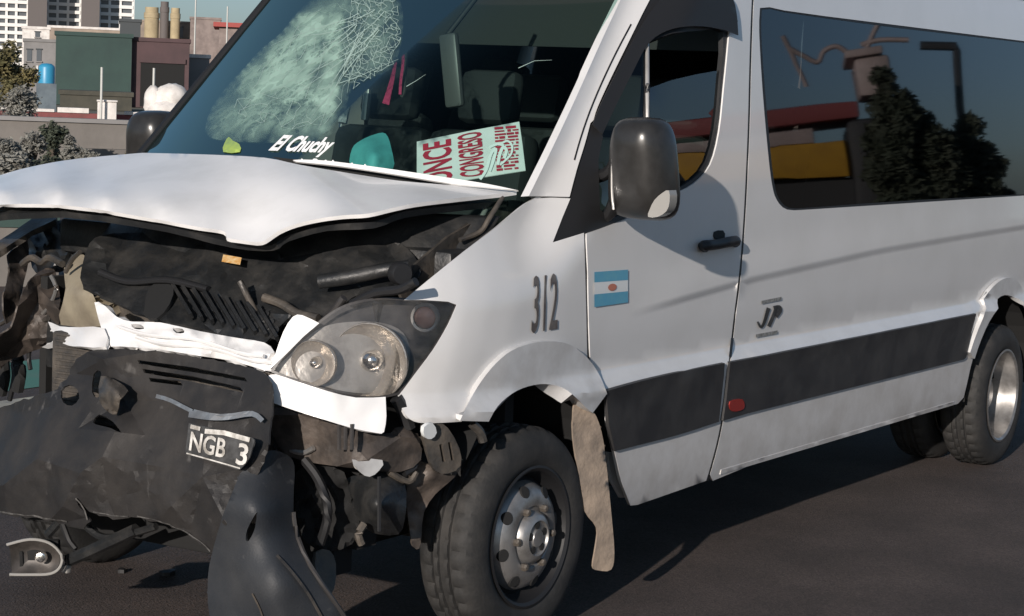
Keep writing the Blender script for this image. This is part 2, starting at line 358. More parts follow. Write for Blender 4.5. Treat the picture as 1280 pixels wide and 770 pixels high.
M['foggrey'] = mat('fog_lamp_grey', (.08, .07, .063), .4, .3, c2=(.04, .036, .032), scale=18)
M['indgrey'] = mat('indicator_lens', (.30, .29, .27), .25)
M['lime'] = mat('lime_sticker', (.34, .46, .10), .5, c2=(.2, .3, .12), scale=20)
M['platew'] = mat('dirty_plate_white', (.66, .64, .60), .6, c2=(.28, .26, .23), scale=22, lo=.42, hi=.62)
M['stress'] = mat('whitened_plastic', (.11, .105, .10), .7, c2=(.04, .038, .036), scale=40, lo=.42, hi=.6)
M['slabgrey'] = mat('slab_grey', (.07, .07, .07), .4)
M['dash'] = mat('dashboard', (.018, .022, .023), .6)
M['seat'] = mat('seat_cloth', (.013, .015, .016), .85)
M['lining'] = mat('cabin_lining', (.016, .018, .018), .8)
M['paper'] = mat('sign_card', (.80, .77, .76), .5, c2=(.66, .68, .65), scale=8)
M['red'] = mat('red_print', (.50, .03, .06), .5, c2=(.36, .03, .06), scale=14)
M['whitep'] = mat('white_print', (.85, .85, .84), .5)
M['blackp'] = mat('black_print', (.03, .03, .03), .5, c2=(.08, .08, .08), scale=30)
M['greyp'] = mat('grey_print', (.16, .16, .15), .5, c2=(.3, .3, .29), scale=60, lo=.4, hi=.6)
M['num'] = mat('number_print', (.09, .075, .07), .5, c2=(.16, .15, .14), scale=20)
M['flagb'] = mat('flag_blue', (.10, .34, .50), .45, c2=(.14, .38, .48), scale=25)
M['flagw'] = mat('flag_white', (.72, .74, .74), .45)
M['flags'] = mat('flag_sun', (.5, .18, .12), .5)
M['reflr'] = mat('red_reflector', (.30, .025, .02), .25, coat=.6)
M['teal'] = mat('teal_cloth', (.10, .42, .42), .7, c2=(.07, .3, .31), scale=12)
M['pink'] = mat('red_ribbon', (.42, .03, .10), .7)
M['label'] = mat('orange_label', (.62, .33, .10), .5, c2=(.75, .6, .35), scale=60)
def crackmat():
    m = bpy.data.materials.new('crazed_glass'); m.use_nodes = True; n = m.node_tree; n.nodes.clear(); L = n.links.new
    o = n.nodes.new('ShaderNodeOutputMaterial'); tc = n.nodes.new('ShaderNodeTexCoord')
    mp = n.nodes.new('ShaderNodeMapping'); mp.inputs['Scale'].default_value = (1.0, 1.0, .55); L(tc.outputs['Object'], mp.inputs[0])
    nz = n.nodes.new('ShaderNodeTexNoise'); nz.inputs['Scale'].default_value = 7; nz.inputs['Detail'].default_value = 7; nz.inputs['Roughness'].default_value = .62; L(mp.outputs[0], nz.inputs[0])
    ad = n.nodes.new('ShaderNodeVectorMath'); ad.operation = 'MULTIPLY_ADD'; ad.inputs[1].default_value = (.10, .10, .10); L(nz.outputs['Color'], ad.inputs[0]); L(mp.outputs[0], ad.inputs[2])
    v1 = n.nodes.new('ShaderNodeTexVoronoi'); v1.feature = 'DISTANCE_TO_EDGE'; v1.inputs['Scale'].default_value = 26; L(ad.outputs[0], v1.inputs[0])
    v2 = n.nodes.new('ShaderNodeTexVoronoi'); v2.feature = 'DISTANCE_TO_EDGE'; v2.inputs['Scale'].default_value = 60; L(ad.outputs[0], v2.inputs[0])
    def mr(src, a, b, c, d):
        q = n.nodes.new('ShaderNodeMapRange'); q.inputs[1].default_value = a; q.inputs[2].default_value = b; q.inputs[3].default_value = c; q.inputs[4].default_value = d; L(src, q.inputs[0]); return q.outputs[0]
    def mth(op, a, b):
        q = n.nodes.new('ShaderNodeMath'); q.operation = op; q.use_clamp = True; L(a, q.inputs[0]); L(b, q.inputs[1]); return q.outputs[0]
    e1 = mr(v1.outputs['Distance'], .0, .12, .5, 0); e2 = mr(v2.outputs['Distance'], .0, .16, .38, 0)
    mp2 = n.nodes.new('ShaderNodeMapping'); mp2.inputs['Rotation'].default_value = (R_(35), 0, 0); mp2.inputs['Scale'].default_value = (1, 2.6, .7); L(tc.outputs['Object'], mp2.inputs[0])
    nz2 = n.nodes.new('ShaderNodeTexNoise'); nz2.inputs['Scale'].default_value = 11; nz2.inputs['Detail'].default_value = 5; nz2.inputs['Roughness'].default_value = .7; nz2.inputs['Distortion'].default_value = .8; L(mp2.outputs[0], nz2.inputs[0])
    avg = n.nodes.new('ShaderNodeMath'); avg.operation = 'MULTIPLY_ADD'; avg.inputs[1].default_value = .55; L(nz.outputs['Fac'], avg.inputs[0])
    sc2 = n.nodes.new('ShaderNodeMath'); sc2.operation = 'MULTIPLY'; sc2.inputs[1].default_value = .45; L(nz2.outputs['Fac'], sc2.inputs[0]); L(sc2.outputs[0], avg.inputs[2])
    fr = mr(avg.outputs[0], .37, .52, .16, .95)
    at = n.nodes.new('ShaderNodeAttribute'); at.attribute_name = 'frost'
    v3 = n.nodes.new('ShaderNodeTexVoronoi'); v3.inputs['Scale'].default_value = 34; L(ad.outputs[0], v3.inputs[0]); sh = mr(v3.outputs['Color'], .2, .8, .62, 1.12)      # uneven glint of the shards, painted in as opacity per cell
    a = mth('MULTIPLY', mth('MULTIPLY', mth('ADD', mth('ADD', e1, e2), fr), sh), at.outputs['Fac'])
    d = n.nodes.new('ShaderNodeBsdfDiffuse'); d.inputs[0].default_value = (.42, .62, .53, 1)
    tr = n.nodes.new('ShaderNodeBsdfTranslucent'); tr.inputs[0].default_value = (.40, .56, .50, 1); m0 = n.nodes.new('ShaderNodeMixShader'); m0.inputs[0].default_value = .35
    L(d.outputs[0], m0.inputs[1]); L(tr.outputs[0], m0.inputs[2])
    t = n.nodes.new('ShaderNodeBsdfTransparent'); mx = n.nodes.new('ShaderNodeMixShader'); L(a, mx.inputs[0]); L(t.outputs[0], mx.inputs[1]); L(m0.outputs[0], mx.inputs[2]); L(mx.outputs[0], o.inputs[0])
    return m
M['craze'] = crackmat()
M['crackline'] = mat('crack_line', (.36, .48, .43), .4)
# ground materials
def asphalt():
    m = mat('asphalt', (.050, .037, .033), .85, c2=(.068, .051, .044), scale=.9, lo=.35, hi=.7, bump=.8, bscale=120, detail=10)
    n = m.node_tree; L = n.links.new; b = n.nodes['Principled BSDF']; tc = n.nodes.new('ShaderNodeTexCoord')
    v = n.nodes.new('ShaderNodeTexVoronoi'); v.inputs['Scale'].default_value = 130; L(tc.outputs['Object'], v.inputs[0])
    r = n.nodes.new('ShaderNodeMapRange'); r.inputs[1].default_value = 0; r.inputs[2].default_value = 1; r.inputs[3].default_value = .55; r.inputs[4].default_value = 1.6; L(v.outputs['Color'], r.inputs[0])
    n2 = n.nodes.new('ShaderNodeTexNoise'); n2.inputs['Scale'].default_value = 2.3; n2.inputs['Detail'].default_value = 4; L(tc.outputs['Object'], n2.inputs[0])
    r2 = n.nodes.new('ShaderNodeMapRange'); r2.inputs[1].default_value = .3; r2.inputs[2].default_value = .7; r2.inputs[3].default_value = .72; r2.inputs[4].default_value = 1.22; L(n2.outputs['Fac'], r2.inputs[0])
    mu = n.nodes.new('ShaderNodeMath'); mu.operation = 'MULTIPLY'; L(r.outputs[0], mu.inputs[0]); L(r2.outputs[0], mu.inputs[1])
    src = b.inputs['Base Color'].links[0].from_socket; vm = n.nodes.new('ShaderNodeVectorMath'); vm.operation = 'SCALE'; L(src, vm.inputs[0]); L(mu.outputs[0], vm.inputs['Scale']); L(vm.outputs[0], b.inputs['Base Color'])
    return m
M['asphalt'] = asphalt()
M['greenpaint'] = mat('green_road_paint', (.07, .21, .15), .7, c2=(.10, .2, .15), scale=3)
M['linepaint'] = mat('worn_line_paint', (.48, .44, .34), .7, c2=(.25, .23, .2), scale=8)
M['concrete'] = mat('concrete', (.17, .155, .14), .85, c2=(.12, .11, .10), scale=1.2, bump=.2, bscale=20)
M['earth'] = mat('outer_ground', (.16, .14, .11), .95, c2=(.10, .10, .07), scale=.05)
# ================================================================ SETTING
def sheet(name, pts, z, m, kind='structure'):
    me = bpy.data.meshes.new(name); me.from_pydata([(x, y, z) for x, y in pts], [], [tuple(range(len(pts)))]); return tag(link(name, me, m), kind=kind)
sheet('ground', [(-3000, -3000), (3000, -3000), (3000, 3000), (-3000, 3000)], -.02, M['earth'])
sheet('road', [(-60, -14), (120, -14), (120, 15), (-60, 15)], 0.0, M['asphalt'])
sheet('green_lane', [(-60, 3.95), (120, 3.95), (120, 4.75), (-60, 4.75)], .004, M['greenpaint'])
sheet('lane_line', [(-60, 3.55), (120, 3.55), (120, 3.72), (-60, 3.72)], .004, M['linepaint'])
sheet('pavement', [(-60, 15), (120, 15), (120, 19), (-60, 19)], .12, M['concrete'])
# ================================================================ THE VAN
van = empty('crashed_minibus', (0, 0, 0), label='white passenger minibus with crushed front end and shattered windshield', cat='minibus')
RX = 4.40                                      # rear axle
def cline(x0, x1, dz):                         # pixel line along the pressed crease
    return [B(x, float(charz(x))+dz) for x in np.linspace(x0, x1, 30)]
seam = sm([(946, -60), (941, 0), (938, 80), (936, 160), (932, 250), (928, 310), (924, 352), (918, 400), (910, 470), (902, 530), (893, 570), (884, 601)], 3)
# --- driver's door
dfront = [(733, 292), (735, 340), (736, 400), (737, 450), (745, 462), (757, 488)]
door_out = sm([(733, 292), (757, 284), (795, 268), (840, 244), (868, 229), (888, 206), (899, 165), (905, 110), (910, 60), (913, 20), (915, -60)], 3)+[(q[0]-1.3, q[1]) for q in seam]+[(840, 616), (797, 631), (788, 632), (776, 600), (768, 563), (760, 530), (758, 489), (746, 463), (738, 450), (736, 400), (735, 340)]
zl = [[B(x, z) for x in np.linspace(.42, 1.33, 16)] for z in (.775, .788, .803, .818, .832)]
door = panel('door', door_out, body(), M['white'], van, step=13, thick=.012, lines=[cline(.60, 1.36, -.02), cline(.60, 1.36, -.006), cline(.60, 1.36, .006), cline(.60, 1.36, .02)]+zl, mirror=True)
fdoor = door[1]; door = door[0]
far = []
# --- side panel behind the door
sp_top = 2.30
arch_r = [B(RX+.50*math.cos(a), .36+.50*math.sin(a)) for a in np.linspace(math.pi*.985, math.pi*.015, 22)]
sp = [(q[0]+1.3, q[1]) for q in seam[::-1]]
side_out = [(891, 601)]+sp[1:]+[B(1.62, sp_top), B(3.2, sp_top), B(5.9, sp_top), B(5.95, 1.9), B(5.95, 1.2), B(5.95, .45), B(RX+.55, .38)]+arch_r[::-1]+[B(RX-.56, .36)]+[B(x, .362) for x in np.linspace(RX-.7, 1.6, 6)]
win = sm([(950, 10), (949, 40), (953, 110), (960, 190), (965, 230), (971, 250), (984, 262), (1010, 262)], 3)+[B(x, 1.315) for x in (2.6, 3.2, 4.2, 5.3)]+sm([B(5.55, 1.315), B(5.7, 1.40), B(5.72, 1.95), B(5.62, 2.06)], 3)+[B(x, 2.07) for x in (5.3, 4.6, 3.8, 3.0, 2.2)]+[(980, 13), (962, 9)]
zl = [[B(x, z) for x in np.linspace(1.45, 3.85, 30)] for z in (.775, .788, .803, .818, .832)]
sidep = panel('side_panel', side_out, body(), M['white'], van, holes=[win], step=13, thick=.012, lines=[cline(1.45, 5.85, -.02), cline(1.45, 5.85, -.006), cline(1.45, 5.85, .006), cline(1.45, 5.85, .02)]+zl, mirror=True)
def shrink(poly, k):
    p = np.array(poly); c = p.mean(0); return [tuple(c+(q-c)*(1-k/np.hypot(*(q-c)))) for q in p]
panel('window_gasket', [tuple(q) for q in win], body(-.003), M['black'], van, holes=[shrink(win, 3.2)], step=16, thick=.008, mirror=True)
panel('side_window', shrink(win, 1.5), body(-.005), M['privacy'], van, step=24, thick=0, mirror=True)
# window pillars behind the glass
for x in (2.75, 4.15): tube('window_pillar', [(x, -float(W(x, z))+.06, z) for z in (1.25, 1.6, 1.9, 2.15)], .04, M['black'], van)
ribbon('door_gap_strip', [seam], [3.4], body(-.0006), M['black'], van)  # black strip added to keep the gap dark over the sunlit panel edge
ribbon('fender_gap_strip', [[(732, 291), (733.5, 340), (735, 400), (736, 450)]], [2.6], body(-.003), M['black'], van)  # black strip laid in the gap ahead of the door
# --- roof (loft of arches), drip rail, rear wall
xs = [.93, 1.0, 1.15, 1.4, 2, 3, 4, 5, 5.7, 5.9, 5.95]; V = []; Fc = []; NA = 28
for x in xs:
    w0 = float(W(x, 2.29)); k = min(1, (x-.93)/.5) if x < 1.43 else 1; k = k**.6
    hgt = .08+.22*k if x < 5.8 else .30-(x-5.8)*.4
    zb = 2.215+.085*min(1, (x-.93)/.35)
    if x < 1.3: w0 = .725+(w0-.725)*min(1, (x-.93)/.35)
    for i in range(NA+1):
        a = math.pi*i/NA; c = math.cos(a); s = math.sin(a)
        V.append((x-.12*s*(1-k), -w0*math.copysign(abs(c)**.75, c), zb+hgt*s**.55))
n = NA+1
for i in range(len(xs)-1):
    for j in range(NA): Fc.append((i*n+j, i*n+j+1, (i+1)*n+j+1, (i+1)*n+j))
me = bpy.data.meshes.new('roof'); me.from_pydata(V, [], Fc); me.update(); o = link('roof', me, M['white'], van, 60)
o.modifiers.new('s', 'SOLIDIFY').thickness = .02
tube('drip_rail', [(x, -float(W(x, 2.285))-.006, 2.285) for x in np.linspace(1.5, 5.85, 12)], .009, M['white'], van, 6, 1)
box('rear_wall', (5.93, -.86, .4), (5.97, .86, 2.3), M['white'], van, bev=.01)
box('floor_pan', (-.25, -.86, .40), (5.9, .86, .47), M['void'], van)
box('chassis_rail', (-.5, -.52, .30), (5.8, -.40, .42), M['void'], van); box('chassis_rail', (-.5, .40, .30), (5.8, .52, .42), M['void'], van)
# --- black side trim and red marker
panel('side_trim', sm([(758, 489), (800, 477), (850, 465), (906, 454)], 3)+[(905, 470), (899, 525)]+sm([(899, 527), (850, 543), (800, 556), (769, 564)], 3)+[(761, 530)], body(.012), M['trim'], van, step=14, thick=.012)
panel('side_trim', [(913, 453)]+[B(x, .783) for x in np.linspace(1.55, 3.88, 14)]+[B(3.87, .70), B(3.85, .58)]+[B(x, .572) for x in np.linspace(3.82, 1.5, 14)]+[(904, 526), (908, 500)], body(.012), M['trim'], van, step=14, thick=.012, mirror=True)
panel('marker_reflector', sm([(913, 502), (928, 499), (930, 511), (915, 514)], 3, True), body(.017), M['reflr'], van, step=6, thick=.004)
# lower sill lip
panel('sill_lip', [B(x, .378) for x in np.linspace(1.335, 3.78, 20)]+[B(x, .360) for x in np.linspace(3.78, 1.335, 20)], body(.002), M['white'], van, step=9, thick=.006)
# --- rear arch flare
panel('arch_flare', [B(RX+.56*math.cos(a), .36+.56*math.sin(a)) for a in np.linspace(math.pi*.86, math.pi*.1, 22)]+[B(RX+.475*math.cos(a), .36+.475*math.sin(a)) for a in np.linspace(math.pi*.1, math.pi*.86, 22)], body(.022), M['silver'], van, step=7, thick=.02)
# --- near front fender
fend = sm([(505, 375), (540, 346), (580, 314), (620, 284), (650, 260), (668, 248)], 3)+[(690, 247), (713, 248), (703, 272), (691, 303), (730, 291), (731.5, 340), (733, 400), (734, 448)]+[(722, 436), (706, 430), (690, 428), (665, 430), (645, 438), (628, 449), (612, 466), (600, 484), (588, 505), (577, 527)]+sm([(577, 527), (540, 529), (518, 527), (506, 517), (497, 497)], 3)+sm([(497, 497), (517, 470), (541, 438), (560, 406), (571, 381)], 3)+[(560, 377), (530, 375)]
panel('front_fender', fend, body(), M['white'], van, step=11, thick=.010)
fl_o = sm([(575, 526), (588, 499), (602, 476), (620, 454), (640, 438), (665, 429), (690, 427), (713, 431), (735, 448), (750, 470), (759, 492)], 3)
fl_i = sm([(611, 527), (622, 508), (640, 492), (660, 483), (682, 480), (704, 485), (720, 497), (733, 510), (741, 516)], 3)
panel('arch_flare', fl_o+fl_i[::-1], body(.018), M['silver'], van, step=8, thick=.05)
# --- A pillar
pil = sm([(661, 245), (690, 186), (720, 122), (750, 55), (778, -5), (800, -52)], 3)+sm([(842, -52), (812, 0), (786, 52), (762, 101), (747, 134), (742, 150)], 3)+sm([(738, 154), (731, 180), (721, 212), (712, 246)], 3)
pl_seam = sm([(668, 247), (700, 186), (736, 122), (766, 65), (797, 8), (823, -40)], 3)
panel('a_pillar', pil, body(.004), M['white'], van, step=9, thick=.03)
ribbon('pillar_seam', [sm([(789, 30), (770, 66), (752, 104), (737, 140), (726, 172), (718, 200)], 3)], [2.0], body(.0065), M['black'], van)
# far pillar mirrored as a slim bar along the glass edge
def gp(v, s, o=0): return (.93*v+o, s*(.855-.12*v), 1.31+.90*v+.0)
tube('a_pillar', [gp(v, 1, .02) for v in np.linspace(-.08, 1.0, 8)], .022, M['black'], van, 8, 1)
# --- windshield
V = []; Fc = []; NU, NV = 28, 18
for j in range(NV+1):
    v = -.12+1.12*j/NV
    for i in range(NU+1):
        u = -1+2*i/NU; y = u*(.84-.12*v); z = 1.31+.90*v; V.append((float(glassX(y, z)), y, z))
for j in range(NV):
    for i in range(NU): a = j*(NU+1)+i; Fc.append((a, a+1, a+NU+2, a+NU+1))
me = bpy.data.meshes.new('windshield'); me.from_pydata(V, [], Fc); me.update(); shieldo = link('windshield', me, M['shield'], van, 80)
cz = sm([(352, 40), (375, 12), (405, -8), (470, -14), (500, 0), (503, 45), (490, 85), (462, 98), (440, 108), (432, 140), (424, 160), (395, 176), (330, 178), (262, 172), (262, 140), (284, 108), (306, 84), (326, 62)], 3, True)
cr = panel('crazed_area', cz, shield(-.003), M['craze'], shieldo, step=7, thick=0)
at = cr.data.attributes.new('frost', 'FLOAT', 'POINT')
poly = np.array(cz)
for i, v in enumerate(cr.data.vertices):
    p = np.array(pj(v.co)); d = min(np.hypot(*(poly-p).T)); e = min(1, d/(20+14*noise.noise(Vector((p[0]/15, p[1]/15, 1)))))*min(1, max(.12, .95+1.5*noise.noise(Vector((p[0]/24, p[1]/24+p[0]/40, 3)))))
    core = 1.0
    if p[0] > 425+(p[1]-80)*-.1: core = .30                     # loose net of cracks on the right
    if p[1] > 130 and p[0] < 400: core = min(core, .55)
    if p[1] < 18: core = min(core, .40)
    if p[0] < 300 and p[1] > 95: core = min(core, .45)
    at.data[i].value = e*core
paths = []; wid = []
rng = random.Random(3)
def crack_net(poly_, n_, mind, w0, w1, keep, jit):      # one connected web: edges of a triangulation of scattered points
    pts_ = []; A_ = np.array(poly_); mn, mx = A_.min(0), A_.max(0)
    for _ in range(n_*30):
        q = (rng.uniform(mn[0], mx[0]), rng.uniform(mn[1], mx[1]))
        if inpoly(np.array([q]), poly_)[0] and all((q[0]-a)**2+(q[1]-b)**2 > mind**2 for a, b in pts_): pts_.append(q)
        if len(pts_) >= n_: break
    vo, eo, fo, *_ = delaunay_2d_cdt([Vector(q) for q in pts_], [], [], 0, 1e-5)
    for a, b in eo:
        if rng.random() > keep: continue
        p, q = vo[a], vo[b]
        if (p-q).length > mind*4: continue
        m_ = (p+q)/2+Vector((rng.uniform(-jit, jit), rng.uniform(-jit, jit))); paths.append([tuple(p), tuple(m_), tuple(q)]); wid.append(rng.uniform(w0, w1))
crack_net([(428, 95), (432, 40), (440, -12), (494, -12), (503, 40), (494, 80), (468, 96), (440, 112)], 230, 3.6, .22, .50, .60, 1.0)
crack_net([(350, 58), (378, 26), (410, 4), (470, -6), (488, 20), (478, 75), (440, 96), (428, 128), (410, 158), (360, 162), (300, 158), (286, 132), (308, 98), (330, 78)], 130, 9, .18, .42, .38, 2.5)
cen = (462, 42)
for k in range(15):       # long runs fanning out of the blow
    a = R_(rng.uniform(112, 150)); c = (cen[0]+rng.uniform(-20, 20), cen[1]+rng.uniform(-30, 30)); p = [c]
    for q in range(rng.randint(7, 16)): a += rng.uniform(-.16, .16); c = (c[0]+9*math.cos(a), c[1]+9*math.sin(a)); p.append(c)
    paths.append(p); wid.append(lambda t: .65*(1-t)+.2)
for q in ([(424, 104), (450, 95), (478, 82), (498, 74)], [(508, 108), (520, 101), (532, 93)], [(648, 85), (668, 76), (690, 75)]):
    paths.append(q); wid.append(lambda t: .5*(1-t)+.2)
tag(ribbon('crack_lines', paths, wid, shield(-.005), M['crackline'], shieldo), kind='stuff')
write('windshield_lettering', 'El Chuchy', [(331, 194), (411, 197), (421, 172), (349, 168)], shield(-.006), M['whitep'], shieldo, shear=.5, bold=.035)
panel('windshield_sticker', sm([(279, 190), (281, 178), (286, 171), (291, 176), (299, 180), (300, 190)], 2, True), shield(-.004), M['lime'], shieldo, step=5, thick=0)
# --- cabin
me = bpy.data.meshes.new('dashboard'); V = []; Fc = []
prof = [(-.26, 1.22), (-.1, 1.26), (.15, 1.27), (.38, 1.24), (.46, 1.14), (.46, .75)]
ys = np.linspace(-.80, .80, 9)
for y in ys:
    for x, z in prof: V.append((x+.22*(y/.8)**2*(1 if x < .2 else .2), y, z+.02*math.cos(y*6)))
m_ = len(prof)
for i in range(8):
    for j in range(m_-1): Fc.append((i*m_+j, (i+1)*m_+j, (i+1)*m_+j+1, i*m_+j+1))
me.from_pydata(V, [], Fc); me.update(); link('dashboard', me, M['dash'], van, 50)
def ring(name, c, r, t, m, parent, tilt=0):
    pts = [(c[0]+r*math.cos(a)*math.sin(tilt), c[1]+r*math.sin(a), c[2]+r*math.cos(a)*math.cos(tilt)) for a in np.linspace(0, 2*math.pi, 25)]
    return tube(name, pts, t, m, parent, 8, 1)
sw = ring('steering_wheel', (.62, -.42, 1.20), .20, .016, M['black'], van, R_(50))
tube('spoke', [(.62-.15, -.42, 1.20-.12), (.60, -.42, 1.20), (.75, -.42, 1.33)], .02, M['black'], sw); tube('steering_column', [(.60, -.42, 1.20), (.40, -.42, .98)], .03, M['black'], sw)
def seat(x, y, wd):
    s = box('seat', (x-.22, y-wd/2, .78), (x+.28, y+wd/2, .95), M['seat'], van, bev=.05)
    Mt = Matrix.Translation((x+.30, y, .92))@Matrix.Rotation(R_(12), 4, 'Y')
    box('backrest', (-.07, -wd/2, 0), (.07, wd/2, .66), M['seat'], s, Mt, .05); box('headrest', (-.05, -.13, .69), (.05, .13, .90), M['seat'], s, Mt, .04)
seat(.85, -.45, .50); seat(.85, .10, .46); seat(.85, .56, .44)
for k in range(4):
    for y in (-.55, -.12, .55): seat(1.95+.85*k, y, .42)
box('cabin_ceiling', (1.0, -.78, 2.26), (5.85, .78, 2.30), M['lining'], van)
box('cabin_back_lining', (5.86, -.84, .5), (5.92, .84, 2.28), M['lining'], van)
box('bulkhead_trim', (1.36, -.86, 1.9), (1.42, .86, 2.27), M['lining'], van)
o = box('grey_slab', (-.016, -.036, -.13), (.016, .036, .13), M['slabgrey'], van, Matrix.Translation(Vector(U(565, 88, 'X', .62)))@Matrix.Rotation(R_(-9), 4, 'X'), .012)  # slab made up for an upright grey shape in the glass
tube('slab_stem', [tuple(U(556, 48, 'X', .66)), (.78, -.2, 2.10)], .01, M['black'], van)
# pale bars added in place of light through the far door window
tube('window_light_bar', [tuple(U(440, 102, 'Y', .55)), tuple(U(433, 130, 'Y', .55)), tuple(U(428, 154, 'Y', .55))], .018, M['whitep'], van)
tube('window_light_bar', [tuple(U(460, 112, 'Y', .6)), tuple(U(456, 150, 'Y', .6))], .016, M['lampgrey'], van)
# --- driver's door window set
blackwin = [(691, 303), (703, 272), (713, 247), (722, 212), (732, 180), (739, 154), (746, 136), (762, 102), (786, 53), (812, 2), (835, -30), (905, -40), (912, -10), (912, 40), (907, 110), (901, 165), (890, 207), (870, 230), (842, 245), (797, 269), (758, 285)]
op = sm([(812, 52), (840, 42), (880, 38), (904, 40), (901, 100), (895, 160), (884, 202), (866, 224), (838, 240), (813, 251)], 2)
qg = [(757, 154), (775, 116), (800, 62), (806, 54), (806, 253), (790, 262), (764, 274), (750, 262), (748, 200)]
panel('window_surround', blackwin, body(-.006), M['black'], door, holes=[op, qg], step=14, thick=.02, mirror=False)
panel('quarter_window', qg, body(-.010), M['sideglass'], door, step=18, thick=0)
panel('door_window', [(812, 110), (840, 100), (870, 93), (899, 88), (896, 150), (886, 200), (868, 222), (840, 240), (812, 252)], body(-.016), M['sideglass'], door, step=18, thick=0)
tube('window_bar', [tuple(body(-.002)([(809, y)])[0]) for y in (255, 200, 150, 105, 52)], .007, M['lampgrey'], door)
vis_o = sm([(741, 155), (752, 128), (772, 88), (796, 42), (818, 8), (840, -14), (870, -22), (905, -14), (919, 6), (923, 44)], 3)
vis_i = sm([(908, 38), (880, 33), (850, 34), (826, 42), (808, 58), (790, 92), (770, 132), (753, 168)], 3)
panel('rain_visor', vis_o+vis_i, body(.020), M['black'], door, step=10, thick=.004)
# mirrored far-door glass
for nm, pl, m_ in (('door_window', blackwin, M['sideglass']),):
    P = body(-.01)(np.array(dens(blackwin, 12))); me = bpy.data.meshes.new(nm); me.from_pydata((P*np.array([1, -1, 1])).tolist(), [], [tuple(range(len(P)))]); link(nm, me, m_, fdoor)
# handle
hp = [tuple(body(.03)([p])[0]) for p in ((880, 307), (893, 306), (908, 303), (919, 301))]
tube('door_handle', [tuple(body(.0)([(881, 309)])[0])]+hp+[tuple(body(.0)([(919, 303)])[0])], .019, M['black'], door, 10)
panel('keyhole_plate', sm([(893, 290), (904, 288), (906, 297), (894, 299)], 2, True), body(.004), M['lining'], door, step=6, thick=.003)
# --- wing mirror (near) and far one
def wing(name, c, sy):
    V = []; Fc = []; n = 28
    rings = [(-.085, .25), (-.078, .55), (-.06, .78), (-.03, .93), (.02, 1.0), (.05, 1.0), (.062, .97)]
    for x, k in rings:
        for i in range(n):
            a = 2*math.pi*i/n; ca, sa = math.cos(a), math.sin(a); y = math.copysign(abs(ca)**.5, ca)*.108*k; z = math.copysign(abs(sa)**.5, sa)*.165*(k**.6)
            V.append((c[0]+x-.02*(z/.165), c[1]+y*(1-.12*z/.165), c[2]+z))
    m = len(rings)
    for j in range(m-1):
        for i in range(n): Fc.append((j*n+i, j*n+(i+1) % n, (j+1)*n+(i+1) % n, (j+1)*n+i))
    Fc.append(tuple(range(n))[::-1])
    me = bpy.data.meshes.new(name); me.from_pydata(V, [], Fc); bm = bmesh.new(); bm.from_mesh(me); bmesh.ops.recalc_face_normals(bm, faces=bm.faces); bm.to_mesh(me); bm.free()
    h = link(name, me, M['housing'], van, 60)
    k = (m-1)*n; me2 = bpy.data.meshes.new('mirror_glass'); me2.from_pydata([(V[k+i][0]-.004, c[1]+(V[k+i][1]-c[1])*.97, c[2]+(V[k+i][2]-c[2])*.97) for i in range(n)], [], [tuple(range(n))]); link('mirror_glass', me2, M['mglass'], h)
    return h
mc = U(801, 211, 'X', .36); wm = wing('wing_mirror', tuple(mc), -1)
wf = wing('wing_mirror', (.36, .955, float(mc[2])-.06), 1)
ind = sm([(812, 262), (818, 250), (828, 241), (836, 238), (837, 252), (833, 264), (822, 271), (810, 271)], 2, True)
panel('mirror_indicator', ind, plane('X', float(mc[0])-.083), M['indgrey'], wm, step=5, thick=.05)
tube('mirror_edge', [tuple(U(x, y, 'X', float(mc[0])-.07)) for x, y in ((769, 168), (766, 200), (765, 235), (767, 262))], .005, M['lampgrey'], wm)
for dz in (-.07, .07): tube('mirror_arm', [(float(mc[0])+.02, float(mc[1])+.09, float(mc[2])+dz), (.40, -.95, float(mc[2])+dz-.08), (.42, -.88, float(mc[2])+dz-.11)], .022, M['black'], wm)
tube('mirror_arm', [(.38, .9, 1.48), (.42, .82, 1.40)], .025, M['black'], wf)
# --- stickers and numbers
write('fleet_number', '312', [(664, 417), (697, 412), (698, 341), (667, 345)], body(.004), M['num'], van, bold=.012)
sq = np.array([[x, y] for y in np.linspace(0, 1, 4) for x in np.linspace(0, 1, 6)]); sqT = []
for j in range(3):
    for i in range(5): a = j*6+i; sqT += [(a, a+1, a+7), (a, a+7, a+6)]
fs = empty('flag_sticker'); fs.parent = van
flat('flag_band', sq, sqT, [(743, 384), (785, 378), (785, 364), (743, 368)], body(.0045), M['flagb'], fs)
flat('flag_band', sq, sqT, [(743, 353), (785, 350), (785, 337), (743, 340)], body(.0045), M['flagb'], fs)
flat('flag_band', sq, sqT, [(743, 368), (785, 364), (785, 350), (743, 353)], body(.004), M['flagw'], fs)
sun_v = np.array([[.5, .5]]+[[.5+.5*math.cos(a), .5+.5*math.sin(a)] for a in np.linspace(0, 2*math.pi, 13)[:-1]]); sun_t = [(0, i+1, (i+1) % 12+1) for i in range(12)]
flat('flag_sun', sun_v, sun_t, [(760, 364), (771, 363), (771, 354), (760, 355)], body(.006), M['flags'], fs)
lg = empty('company_sticker'); lg.parent = van
ribbon('company_letters', [sm([(947, 402), (951, 409), (955, 404), (959, 391), (961, 385)], 4), sm([(961, 408), (966, 397), (970, 386)], 3), sm([(967, 385), (974, 384), (975, 389), (970, 396)], 4)], [lambda s: 2.2+3.2*s, 4.5, 5.0], body(.005), M['blackp'], lg)
flat('company_line', sq, sqT, [(952, 380), (977, 375), (977, 371), (952, 376)], body(.005), M['greyp'], lg)
flat('company_line', sq, sqT, [(945, 422), (972, 417), (972, 413), (945, 418)], body(.005), M['greyp'], lg)
